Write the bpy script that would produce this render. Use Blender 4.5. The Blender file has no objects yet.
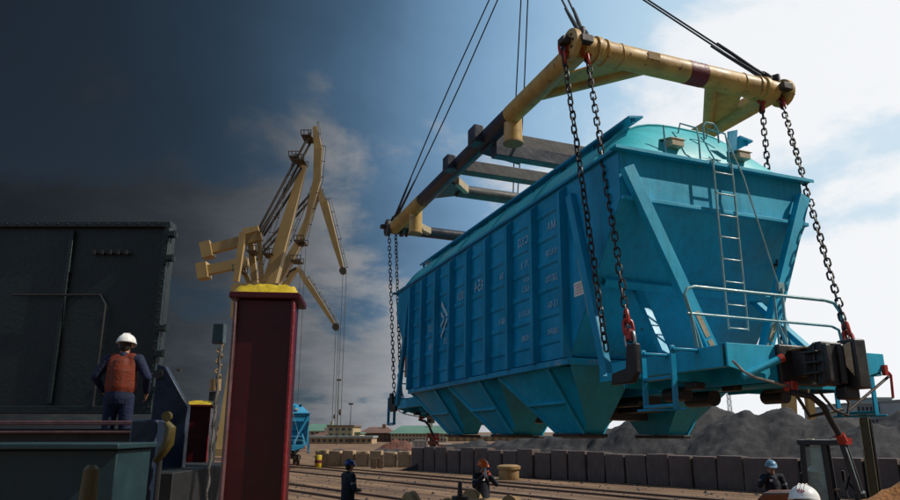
import bpy, bmesh, math, random
from mathutils import Vector, Matrix, Euler
random.seed(7)
R_=math.radians
S=bpy.context.scene
COL=S.collection
# ---------------------------------------------------------------- camera
PITCH=R_(14.59); FPX=698.8; CAMZ=2.4
cd=bpy.data.cameras.new('camera'); cam=bpy.data.objects.new('camera',cd); COL.objects.link(cam)
cam.location=(0,0,CAMZ); cam.rotation_euler=(R_(90)+PITCH,0,0)
cd.sensor_width=36; cd.lens=FPX/900*36; cd.clip_start=.05; cd.clip_end=6000
S.camera=cam
# ---------------------------------------------------------------- sun and sky
SUN_AZ=R_(96); SUN_EL=R_(46)       # azimuth clockwise from +Y
sdir=Vector((math.sin(SUN_AZ)*math.cos(SUN_EL),math.cos(SUN_AZ)*math.cos(SUN_EL),math.sin(SUN_EL)))
ld=bpy.data.lights.new('sun','SUN'); ld.energy=4.2; ld.angle=R_(.53); ld.color=(1,.93,.82)
lo=bpy.data.objects.new('sun',ld); COL.objects.link(lo); lo.rotation_euler=sdir.to_track_quat('Z','Y').to_euler()
wd=bpy.data.worlds.new('World'); S.world=wd; wd.use_nodes=True
def world():
    nt=wd.node_tree; n=nt.nodes; L=nt.links
    for x in list(n): n.remove(x)
    out=n.new('ShaderNodeOutputWorld')
    sky=n.new('ShaderNodeTexSky'); sky.sky_type='NISHITA'; sky.sun_disc=False
    sky.sun_elevation=SUN_EL; sky.sun_rotation=SUN_AZ; sky.air_density=1.0; sky.dust_density=.6
    b1=n.new('ShaderNodeBackground'); b1.inputs['Strength'].default_value=.07; L.new(sky.outputs[0],b1.inputs[0])
    tc=n.new('ShaderNodeTexCoord')
    sep=n.new('ShaderNodeSeparateXYZ'); L.new(tc.outputs['Generated'],sep.inputs[0])
    def math_(op,a,b=None,c=None):
        m=n.new('ShaderNodeMath'); m.operation=op
        for i,v in enumerate((a,b,c)):
            if v is None: continue
            if isinstance(v,(int,float)): m.inputs[i].default_value=v
            else: L.new(v,m.inputs[i])
        return m.outputs[0]
    zc=math_('ADD',math_('MAXIMUM',sep.outputs[2],0.0),.28)
    cx=math_('DIVIDE',sep.outputs[0],zc); cy=math_('DIVIDE',sep.outputs[1],zc)
    cmb=n.new('ShaderNodeCombineXYZ'); L.new(cx,cmb.inputs[0]); L.new(cy,cmb.inputs[1]); cmb.inputs[2].default_value=3.3
    def noise(scale,detail,rough,off):
        mp=n.new('ShaderNodeMapping'); mp.inputs['Location'].default_value=off; L.new(cmb.outputs[0],mp.inputs[0])
        t=n.new('ShaderNodeTexNoise'); t.inputs['Scale'].default_value=scale; t.inputs['Detail'].default_value=detail; t.inputs['Roughness'].default_value=rough
        t.inputs['Distortion'].default_value=.25
        L.new(mp.outputs[0],t.inputs['Vector']); return t.outputs[0]
    n1=noise(1.25,9,.56,(2.3,0.4,0)); n2=noise(4.5,6,.6,(0,5,1))
    # thin veil: thicker and brighter towards the sun's side of the sky, an added dark bank away from it
    a=math_('ADD',sep.outputs[0],math_('MULTIPLY',math_('SUBTRACT',n1,.5),.22))
    ve=n.new('ShaderNodeValToRGB'); L.new(math_('ADD',math_('MULTIPLY',a,.5),.5),ve.inputs[0])
    cr=ve.color_ramp; cr.interpolation='B_SPLINE'
    pts=[(.18,(.005,.007,.010)),(.30,(.009,.015,.021)),(.365,(.018,.036,.058)),(.42,(.045,.092,.15)),(.465,(.09,.18,.30)),(.54,(.24,.43,.65)),(.61,(.45,.66,.84)),(.70,(.62,.79,.91)),(1,(.85,.92,.97))]
    cr.elements[0].position=pts[0][0]; cr.elements[0].color=(*pts[0][1],1)
    cr.elements[1].position=pts[-1][0]; cr.elements[1].color=(*pts[-1][1],1)
    for p,c in pts[1:-1]:
        e=cr.elements.new(p); e.color=(*c,1)
    # added dark bank ahead left; unseen sky shaped as fill, bright far left, dark behind
    bk=n.new('ShaderNodeMapRange'); bk.interpolation_type='SMOOTHSTEP'; L.new(sep.outputs[1],bk.inputs[0]); bk.inputs[1].default_value=.62; bk.inputs[2].default_value=.25; bk.inputs[3].default_value=0; bk.inputs[4].default_value=1
    vm=n.new('ShaderNodeMix'); vm.data_type='RGBA'; L.new(bk.outputs[0],vm.inputs[0]); L.new(ve.outputs[0],vm.inputs[6]); 
    bl=n.new('ShaderNodeMapRange'); bl.interpolation_type='SMOOTHSTEP'; L.new(sep.outputs[0],bl.inputs[0]); bl.inputs[1].default_value=-.25; bl.inputs[2].default_value=-.8; bl.inputs[3].default_value=0; bl.inputs[4].default_value=1
    bm_=n.new('ShaderNodeMix'); bm_.data_type='RGBA'; L.new(bl.outputs[0],bm_.inputs[0]); bm_.inputs[6].default_value=(.05,.09,.13,1); bm_.inputs[7].default_value=(.42,.60,.84,1); L.new(bm_.outputs[2],vm.inputs[7])
    bv=n.new('ShaderNodeBackground'); bv.inputs['Strength'].default_value=1; L.new(vm.outputs[2],bv.inputs[0])
    m1=n.new('ShaderNodeMixShader'); m1.inputs[0].default_value=.91; L.new(b1.outputs[0],m1.inputs[1]); L.new(bv.outputs[0],m1.inputs[2])
    # cumulus
    cl=n.new('ShaderNodeValToRGB'); L.new(math_('ADD',math_('ADD',sep.outputs[0],math_('MULTIPLY',math_('SUBTRACT',n2,.5),.25)),0.0) if False else math_('ADD',math_('MULTIPLY',math_('ADD',sep.outputs[0],math_('MULTIPLY',math_('SUBTRACT',n2,.5),.16)),.5),.5),cl.inputs[0])
    cr=cl.color_ramp; cr.interpolation='B_SPLINE'
    pts=[(.18,(.007,.009,.012)),(.31,(.020,.024,.029)),(.38,(.085,.094,.108)),(.44,(.25,.26,.275)),(.51,(.45,.46,.48)),(.58,(.82,.83,.86)),(.66,(.93,.94,.96)),(1,(.95,.95,.96))]
    cr.elements[0].position=pts[0][0]; cr.elements[0].color=(*pts[0][1],1)
    cr.elements[1].position=pts[-1][0]; cr.elements[1].color=(*pts[-1][1],1)
    for p,c in pts[1:-1]:
        e=cr.elements.new(p); e.color=(*c,1)
    bc=n.new('ShaderNodeBackground'); cm=n.new('ShaderNodeMix'); cm.data_type='RGBA'; L.new(bk.outputs[0],cm.inputs[0]); L.new(cl.outputs[0],cm.inputs[6]); cm.inputs[7].default_value=(.16,.18,.21,1); L.new(cm.outputs[2],bc.inputs[0])
    lowb=math_('MULTIPLY',math_('SUBTRACT',.38,sep.outputs[2]),.5)    # more cloud low down
    right=math_('MULTIPLY',math_('MAXIMUM',math_('SUBTRACT',sep.outputs[0],.12),0.0),.16)
    dens=math_('ADD',math_('ADD',math_('ADD',n1,math_('MULTIPLY',math_('SUBTRACT',n2,.5),.22)),lowb),right)
    mk=n.new('ShaderNodeMapRange'); mk.interpolation_type='SMOOTHSTEP'; L.new(dens,mk.inputs[0])
    mk.inputs[1].default_value=.51; mk.inputs[2].default_value=.62; mk.inputs[3].default_value=0; mk.inputs[4].default_value=.92
    m2=n.new('ShaderNodeMixShader'); L.new(mk.outputs[0],m2.inputs[0]); L.new(m1.outputs[0],m2.inputs[1]); L.new(bc.outputs[0],m2.inputs[2])
    L.new(m2.outputs[0],out.inputs[0])
world()
S.view_settings.view_transform='Standard'; S.view_settings.look='None'; S.view_settings.gamma=1; S.view_settings.exposure=0
S.view_settings.use_curve_mapping=False
S.render.engine='CYCLES'
# ---------------------------------------------------------------- pixel and wagon frames
c_,s_=math.cos(PITCH),math.sin(PITCH)
def at(px,py,Y):
    dx,dz=(px-450)/FPX,(250-py)/FPX
    d=Vector((dx,c_-s_*dz,s_+c_*dz)); return Vector((0,0,CAMZ))+d*(Y/d.y)
def ground_at(px,py):
    dx,dz=(px-450)/FPX,(250-py)/FPX
    d=Vector((dx,c_-s_*dz,s_+c_*dz)); return Vector((0,0,CAMZ))+d*(-CAMZ/d.z)
WROT=Matrix.Rotation(R_(20.67),3,'Z')@Matrix.Rotation(R_(-.39),3,'X')@Matrix.Rotation(R_(.92),3,'Y')
WO=Vector((2.18,8.55,3.44))
def WW(v,u,w): return WO+WROT@Vector((v,u,w))
# ---------------------------------------------------------------- materials
def nodes(name):
    m=bpy.data.materials.new(name); m.use_nodes=True; nt=m.node_tree
    return m,nt,nt.nodes['Principled BSDF']
def paint(name,col,rough=.45,var=.18,rust=0.0,dirt=.25,dirtcol=(.05,.045,.04),scale=3.0,metal=0.0,bump=.15,streak=True,bscale=18.0,chip=(.13,.055,.025)):
    m,nt,p=nodes(name); n=nt.nodes; L=nt.links
    tc0=n.new('ShaderNodeTexCoord'); oi=n.new('ShaderNodeObjectInfo'); sc_=n.new('ShaderNodeVectorMath'); sc_.operation='SCALE'; sc_.inputs[0].default_value=(9,7,5); L.new(oi.outputs['Random'],sc_.inputs['Scale'])
    class tc: pass
    ad=n.new('ShaderNodeVectorMath'); ad.operation='ADD'; L.new(tc0.outputs['Object'],ad.inputs[0]); L.new(sc_.outputs[0],ad.inputs[1]); tc.outputs={'Object':ad.outputs[0]}
    a=n.new('ShaderNodeTexNoise'); a.inputs['Scale'].default_value=scale; a.inputs['Detail'].default_value=8; a.inputs['Roughness'].default_value=.62
    L.new(tc.outputs['Object'],a.inputs['Vector'])
    r1=n.new('ShaderNodeMapRange'); L.new(a.outputs[0],r1.inputs[0]); r1.inputs[1].default_value=.3; r1.inputs[2].default_value=.7; r1.inputs[3].default_value=1-var; r1.inputs[4].default_value=1+var
    mul=n.new('ShaderNodeVectorMath'); mul.operation='SCALE'; mul.inputs[0].default_value=col; L.new(r1.outputs[0],mul.inputs['Scale'])
    last=mul.outputs[0]
    # dirt washed down in streaks
    mp=n.new('ShaderNodeMapping'); mp.inputs['Scale'].default_value=(7,7,.7) if streak else (2,2,2); L.new(tc.outputs['Object'],mp.inputs[0])
    b=n.new('ShaderNodeTexNoise'); b.inputs['Scale'].default_value=1.6; b.inputs['Detail'].default_value=7; b.inputs['Roughness'].default_value=.6; L.new(mp.outputs[0],b.inputs['Vector'])
    r2=n.new('ShaderNodeMapRange'); L.new(b.outputs[0],r2.inputs[0]); r2.inputs[1].default_value=.46; r2.inputs[2].default_value=.75; r2.inputs[3].default_value=0; r2.inputs[4].default_value=dirt
    mx=n.new('ShaderNodeMix'); mx.data_type='RGBA'; L.new(r2.outputs[0],mx.inputs[0]); L.new(last,mx.inputs[6]); mx.inputs[7].default_value=(*dirtcol,1)
    last=mx.outputs[2]
    if rust>0:
        d=n.new('ShaderNodeTexNoise'); d.inputs['Scale'].default_value=scale*3.4; d.inputs['Detail'].default_value=10; d.inputs['Roughness'].default_value=.72; L.new(tc.outputs['Object'],d.inputs['Vector'])
        r3=n.new('ShaderNodeMapRange'); L.new(d.outputs[0],r3.inputs[0]); t=.72-.3*rust; r3.inputs[1].default_value=t; r3.inputs[2].default_value=t+.05
        m3=n.new('ShaderNodeMix'); m3.data_type='RGBA'; L.new(r3.outputs[0],m3.inputs[0]); L.new(last,m3.inputs[6]); m3.inputs[7].default_value=(*chip,1); last=m3.outputs[2]
    L.new(last,p.inputs['Base Color'])
    r4=n.new('ShaderNodeMapRange'); L.new(a.outputs[0],r4.inputs[0]); r4.inputs[1].default_value=.3; r4.inputs[2].default_value=.7; r4.inputs[3].default_value=max(.05,rough-.12); r4.inputs[4].default_value=min(1,rough+.15)
    L.new(r4.outputs[0],p.inputs['Roughness']); p.inputs['Metallic'].default_value=metal
    if bump:
        e=n.new('ShaderNodeTexNoise'); e.inputs['Scale'].default_value=bscale; e.inputs['Detail'].default_value=5; L.new(tc.outputs['Object'],e.inputs['Vector'])
        bp=n.new('ShaderNodeBump'); bp.inputs['Strength'].default_value=bump; bp.inputs['Distance'].default_value=.02; L.new(e.outputs[0],bp.inputs['Height']); L.new(bp.outputs[0],p.inputs['Normal'])
    return m
def glass(name,col,rough=.08):
    m,nt,p=nodes(name); p.inputs['Base Color'].default_value=(*col,1); p.inputs['Roughness'].default_value=rough; p.inputs['Transmission Weight'].default_value=.75; p.inputs['IOR'].default_value=1.2
    return m
M={}
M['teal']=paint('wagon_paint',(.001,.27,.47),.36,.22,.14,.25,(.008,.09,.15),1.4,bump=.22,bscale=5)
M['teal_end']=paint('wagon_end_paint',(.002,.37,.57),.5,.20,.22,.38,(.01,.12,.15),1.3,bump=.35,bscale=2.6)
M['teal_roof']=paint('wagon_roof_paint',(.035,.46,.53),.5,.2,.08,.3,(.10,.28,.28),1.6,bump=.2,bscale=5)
M['teal_far']=paint('far_wagon_paint',(.01,.22,.40),.5,.15,.1,.3,(.02,.08,.12),1.2)
M['rail']=paint('pale_teal_rail_paint',(.14,.33,.36),.4,.15,.15,.2,(.06,.1,.1),6)
M['ladder']=paint('worn_ladder_paint',(.24,.38,.38),.4,.2,.35,.2,(.1,.1,.1),9)
M['white']=paint('stencil_white',(.34,.50,.58),.6,.3,.35,.4,(.05,.28,.42),9,bump=0,chip=(.01,.24,.42))
M['sticker']=paint('sticker_white',(.72,.7,.66),.5,.08,0,.1,(.4,.3,.3),6,bump=0)
M['sticker_red']=paint('sticker_print',(.45,.08,.06),.5,.2,0,0,bump=0)
M['black']=paint('greasy_black_steel',(.018,.017,.017),.45,.35,.3,.3,(.04,.03,.025),5,bump=.15,bscale=22,chip=(.045,.025,.018))
M['cast']=paint('brown_cast_steel',(.03,.022,.019),.5,.35,.45,.35,(.05,.04,.03),5,bump=.2,bscale=22,chip=(.07,.035,.02))
M['rubber']=paint('black_rubber',(.016,.016,.017),.55,.25,0,.2,(.05,.045,.04),9,bump=.2)
M['cream']=paint('sun_strip_cream_paint',(.42,.34,.22),.55,.2,.4,.35,(.1,.08,.05),9)
M['yellow_beam']=paint('ochre_beam_paint',(.50,.31,.085),.5,.25,.42,.55,(.15,.10,.045),2.2,bump=.25,bscale=9,streak=False)
M['dark_beam']=paint('dark_blue_grey_beam_paint',(.020,.024,.042),.40,.3,.2,.3,(.07,.065,.065),2.4,bump=.25,bscale=9,streak=False,chip=(.09,.05,.03))
M['grey_beam']=paint('dusty_grey_beam_paint',(.06,.058,.06),.55,.3,.4,.55,(.17,.15,.12),2.4,bump=.3,bscale=9,streak=False,chip=(.1,.055,.035))
M['beam_red']=paint('maroon_band_paint',(.13,.012,.022),.5,.2,.15,.2,(.1,.05,.04),6)
M['chain']=paint('dark_chain_steel',(.04,.038,.04),.42,.4,.3,.2,(.06,.05,.04),12,metal=.4,bump=.3,chip=(.10,.05,.03))
M['red_link']=paint('red_shackle_paint',(.42,.03,.015),.42,.3,.5,.2,(.1,.03,.02),14,chip=(.12,.03,.02))
M['steel']=paint('bare_steel',(.32,.31,.3),.35,.2,.2,.2,(.1,.1,.1),10,metal=.8)
M['rope']=paint('steel_rope',(.022,.022,.026),.5,.3,.0,.2,(.05,.05,.05),30,metal=.3,bump=.6,bscale=120,streak=False)
M['post_red']=paint('dark_red_post_paint',(.062,.002,.005),.34,.28,.42,.5,(.02,.003,.004),3.2,bump=.25,bscale=7,chip=(.035,.012,.01))
M['post_edge']=paint('bright_red_post_edge_paint',(.19,.006,.01),.35,.25,.3,.25,(.08,.01,.01),6,bump=.3,chip=(.05,.015,.012))
M['post_grey']=paint('grey_red_worn_edge',(.10,.05,.055),.5,.4,.5,.3,(.06,.02,.02),7)
M['yellow']=paint('thick_yellow_paint',(.52,.37,.01),.5,.2,.12,.35,(.12,.09,.03),7,bump=.9,bscale=16,streak=False)
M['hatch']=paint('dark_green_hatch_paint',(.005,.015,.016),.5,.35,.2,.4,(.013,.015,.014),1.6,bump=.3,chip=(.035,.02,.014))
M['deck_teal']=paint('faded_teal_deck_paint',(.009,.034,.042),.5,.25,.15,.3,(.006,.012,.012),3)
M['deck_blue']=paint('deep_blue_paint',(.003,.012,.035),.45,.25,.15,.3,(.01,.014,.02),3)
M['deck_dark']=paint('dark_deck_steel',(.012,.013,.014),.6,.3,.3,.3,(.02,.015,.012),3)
M['deck_yellow']=paint('dull_yellow_hook_paint',(.075,.055,.008),.5,.2,.25,.4,(.03,.02,.01),6)
M['galv']=paint('mottled_pale_rope',(.12,.11,.10),.7,.5,.3,.5,(.02,.015,.012),20,bump=.6,bscale=60,chip=(.05,.03,.02))
M['crane']=paint('crane_ochre_paint',(.38,.26,.10),.55,.12,.08,.3,(.12,.085,.045),.35,bump=0)
M['crane_dark']=paint('crane_dark_steel',(.06,.045,.03),.6,.2,0,.2,(.04,.03,.02),.5,bump=0)
M['coal']=None
M['navy']=paint('navy_workwear',(.009,.012,.024),.85,.25,0,.2,(.02,.02,.025),9,bump=.6,bscale=30,streak=False)
M['blue_trousers']=paint('blue_workwear',(.006,.012,.045),.85,.25,0,.2,(.015,.015,.025),9,bump=.6,bscale=30,streak=False)
M['vest']=paint('orange_vest_cloth',(.15,.018,.002),.75,.2,0,.25,(.10,.02,.006),9,bump=.5,bscale=30,streak=False)
M['reflective']=paint('reflective_tape',(.20,.21,.20),.4,.15,0,.2,(.1,.1,.1),20,bump=.1)
M['skin']=paint('skin',(.36,.17,.11),.5,.12,0,.0,(.2,.1,.08),14,bump=.1,bscale=60,streak=False)
M['hair']=paint('dark_hair',(.02,.014,.01),.6,.3,0,0,bump=.5,bscale=80)
M['eye']=paint('eye',(.25,.22,.2),.2,.05,0,0,bump=0)
M['boot']=paint('black_boot_leather',(.015,.013,.012),.45,.2,0,.2,(.06,.05,.04),12)
M['glove']=paint('red_work_glove',(.38,.06,.035),.8,.2,0,.2,(.1,.04,.03),20,bump=.4,bscale=60)
M['helm_white']=paint('white_helmet_shell',(.78,.78,.76),.28,.05,0,.12,(.45,.43,.40),7,bump=.03,streak=False)
M['helm_orange']=paint('orange_helmet_shell',(.80,.13,.01),.3,.06,0,.15,(.4,.08,.02),7,bump=.03,streak=False)
M['helm_blue']=paint('blue_helmet_shell',(.01,.03,.16),.3,.08,0,.1,(.02,.02,.05),7,bump=.03,streak=False)
M['helm_grey']=paint('pale_blue_helmet_shell',(.14,.28,.42),.3,.08,0,.2,(.07,.1,.12),7,bump=.03,streak=False)
M['pale_tube']=paint('pale_blue_tube',(.42,.55,.62),.4,.1,0,.1,(.2,.2,.2),8)
M['fork_body']=paint('orange_brown_forklift_paint',(.27,.065,.02),.5,.25,.35,.4,(.08,.04,.02),4)
M['fork_black']=paint('forklift_cab_paint',(.028,.032,.040),.4,.25,.15,.3,(.05,.04,.03),5)
M['fork_mast']=paint('olive_mast_paint',(.10,.095,.05),.5,.3,.3,.35,(.03,.028,.02),5,chip=(.06,.04,.025))
M['windshield']=glass('glare_tinted_windshield_glass',(.62,.78,.76),.2); M['windshield'].node_tree.nodes['Principled BSDF'].inputs['Transmission Weight'].default_value=.35  # pale tint and low transmission put the bright reflection into the glass colour
M['glass']=glass('cab_glass',(.75,.88,.86))
M['concrete']=paint('tan_concrete',(.36,.25,.15),.85,.25,.0,.45,(.17,.11,.07),1.8,bump=.8,bscale=9)
M['concrete_dark']=paint('coal_stained_concrete',(.095,.068,.062),.88,.3,.25,.55,(.04,.035,.036),1.6,bump=.9,bscale=8,chip=(.17,.145,.135))
M['wood']=paint('dark_timber',(.08,.045,.025),.8,.3,.2,.3,(.03,.02,.015),6)
M['tan_iron']=paint('rust_tan_iron',(.30,.19,.08),.7,.25,.3,.4,(.1,.06,.03),4)
M['railsteel']=paint('rail_steel',(.09,.055,.04),.4,.3,.3,.3,(.05,.03,.02),3,metal=.4)
M['b_tan']=paint('tan_plaster',(.40,.30,.18),.85,.12,.05,.25,(.22,.16,.1),.15,bump=0,chip=(.3,.22,.14))
M['b_cream']=paint('cream_plaster',(.48,.42,.32),.85,.1,.05,.2,(.3,.25,.18),.15,bump=0,chip=(.35,.3,.2))
M['b_grey']=paint('grey_panel_wall',(.34,.36,.36),.85,.1,.05,.2,(.2,.2,.2),.12,bump=0,chip=(.28,.28,.27))
M['b_brown']=paint('brown_brick_wall',(.20,.12,.08),.85,.15,.1,.3,(.12,.08,.05),.2,bump=0)
M['roof_green']=paint('green_sheet_roof',(.09,.19,.14),.6,.15,.05,.25,(.1,.2,.14),.2,bump=0)
M['roof_brown']=paint('brown_sheet_roof',(.14,.07,.045),.7,.15,.05,.25,(.08,.05,.04),.2,bump=0)
M['roof_grey']=paint('grey_sheet_roof',(.24,.28,.27),.7,.15,.05,.25,(.15,.17,.16),.2,bump=0)
M['window']=paint('far_window_glass',(.05,.06,.07),.2,.3,0,0,bump=0)
M['cont_red']=paint('maroon_container_paint',(.16,.025,.02),.6,.2,.2,.35,(.08,.03,.02),1)
M['cont_grey']=paint('pale_container_paint',(.42,.40,.36),.6,.15,.15,.3,(.25,.2,.15),1)
M['scrap_red']=paint('red_brown_scrap',(.12,.045,.03),.85,.5,.3,.3,(.06,.03,.02),1.2,bump=1,bscale=3)
M['scrap_dark']=paint('dark_scrap',(.035,.032,.035),.85,.5,.3,.3,(.07,.06,.05),1.2,bump=1,bscale=3)
M['soil']=paint('orange_brown_soil',(.36,.15,.045),.95,.25,.0,.3,(.2,.09,.04),3,bump=1,bscale=20,streak=False)
def coal_mat():
    m,nt,p=nodes('coal'); n=nt.nodes; L=nt.links
    tc=n.new('ShaderNodeTexCoord')
    a=n.new('ShaderNodeTexNoise'); a.inputs['Scale'].default_value=.5; a.inputs['Detail'].default_value=10; a.inputs['Roughness'].default_value=.7; L.new(tc.outputs['Object'],a.inputs['Vector'])
    r=n.new('ShaderNodeValToRGB'); L.new(a.outputs[0],r.inputs[0]); r.color_ramp.elements[0].position=.3; r.color_ramp.elements[0].color=(.010,.010,.013,1); r.color_ramp.elements[1].position=.72; r.color_ramp.elements[1].color=(.042,.041,.045,1)
    L.new(r.outputs[0],p.inputs['Base Color']); p.inputs['Roughness'].default_value=.8
    v=n.new('ShaderNodeTexNoise'); v.inputs['Scale'].default_value=5; v.inputs['Detail'].default_value=9; v.inputs['Roughness'].default_value=.8; L.new(tc.outputs['Object'],v.inputs['Vector'])
    b=n.new('ShaderNodeBump'); b.inputs['Strength'].default_value=.8; b.inputs['Distance'].default_value=.12; L.new(v.outputs[0],b.inputs['Height']); L.new(b.outputs[0],p.inputs['Normal'])
    return m
M['coal']=coal_mat()
def ground_mat():
    m,nt,p=nodes('quay_dirt'); n=nt.nodes; L=nt.links
    tc=n.new('ShaderNodeTexCoord')
    mp=n.new('ShaderNodeMapping'); mp.inputs['Rotation'].default_value=(0,0,R_(-37)); L.new(tc.outputs['Object'],mp.inputs[0])
    mp2=n.new('ShaderNodeMapping'); mp2.inputs['Scale'].default_value=(1.6,.09,1); L.new(mp.outputs[0],mp2.inputs[0])
    a=n.new('ShaderNodeTexNoise'); a.inputs['Scale'].default_value=1.0; a.inputs['Detail'].default_value=8; a.inputs['Roughness'].default_value=.65; L.new(mp2.outputs[0],a.inputs['Vector'])
    g=n.new('ShaderNodeTexNoise'); g.inputs['Scale'].default_value=.35; g.inputs['Detail'].default_value=9; g.inputs['Roughness'].default_value=.7; L.new(tc.outputs['Object'],g.inputs['Vector'])
    f=n.new('ShaderNodeTexNoise'); f.inputs['Scale'].default_value=9; f.inputs['Detail'].default_value=8; f.inputs['Roughness'].default_value=.8; L.new(tc.outputs['Object'],f.inputs['Vector'])
    r=n.new('ShaderNodeValToRGB'); L.new(a.outputs[0],r.inputs[0])
    e=r.color_ramp.elements; e[0].position=.32; e[0].color=(.045,.026,.017,1); e[1].position=.66; e[1].color=(.31,.19,.105,1)
    x=e.new(.45); x.color=(.145,.08,.045,1)
    mx=n.new('ShaderNodeMix'); mx.data_type='RGBA'; mx.blend_type='MULTIPLY'; mx.inputs[0].default_value=.75
    r2=n.new('ShaderNodeMapRange'); L.new(g.outputs[0],r2.inputs[0]); r2.inputs[1].default_value=.3; r2.inputs[2].default_value=.7; r2.inputs[3].default_value=.45; r2.inputs[4].default_value=1.3
    L.new(r.outputs[0],mx.inputs[6]); L.new(r2.outputs[0],mx.inputs[7])
    m3=n.new('ShaderNodeMix'); m3.data_type='RGBA'; m3.blend_type='MULTIPLY'; m3.inputs[0].default_value=.6
    r3=n.new('ShaderNodeMapRange'); L.new(f.outputs[0],r3.inputs[0]); r3.inputs[1].default_value=.3; r3.inputs[2].default_value=.7; r3.inputs[3].default_value=.5; r3.inputs[4].default_value=1.35
    L.new(mx.outputs[2],m3.inputs[6]); L.new(r3.outputs[0],m3.inputs[7]); L.new(m3.outputs[2],p.inputs['Base Color']); p.inputs['Roughness'].default_value=.9
    b=n.new('ShaderNodeBump'); b.inputs['Strength'].default_value=.7; b.inputs['Distance'].default_value=.05; L.new(f.outputs[0],b.inputs['Height']); L.new(b.outputs[0],p.inputs['Normal'])
    return m
M['ground']=ground_mat()
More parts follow.
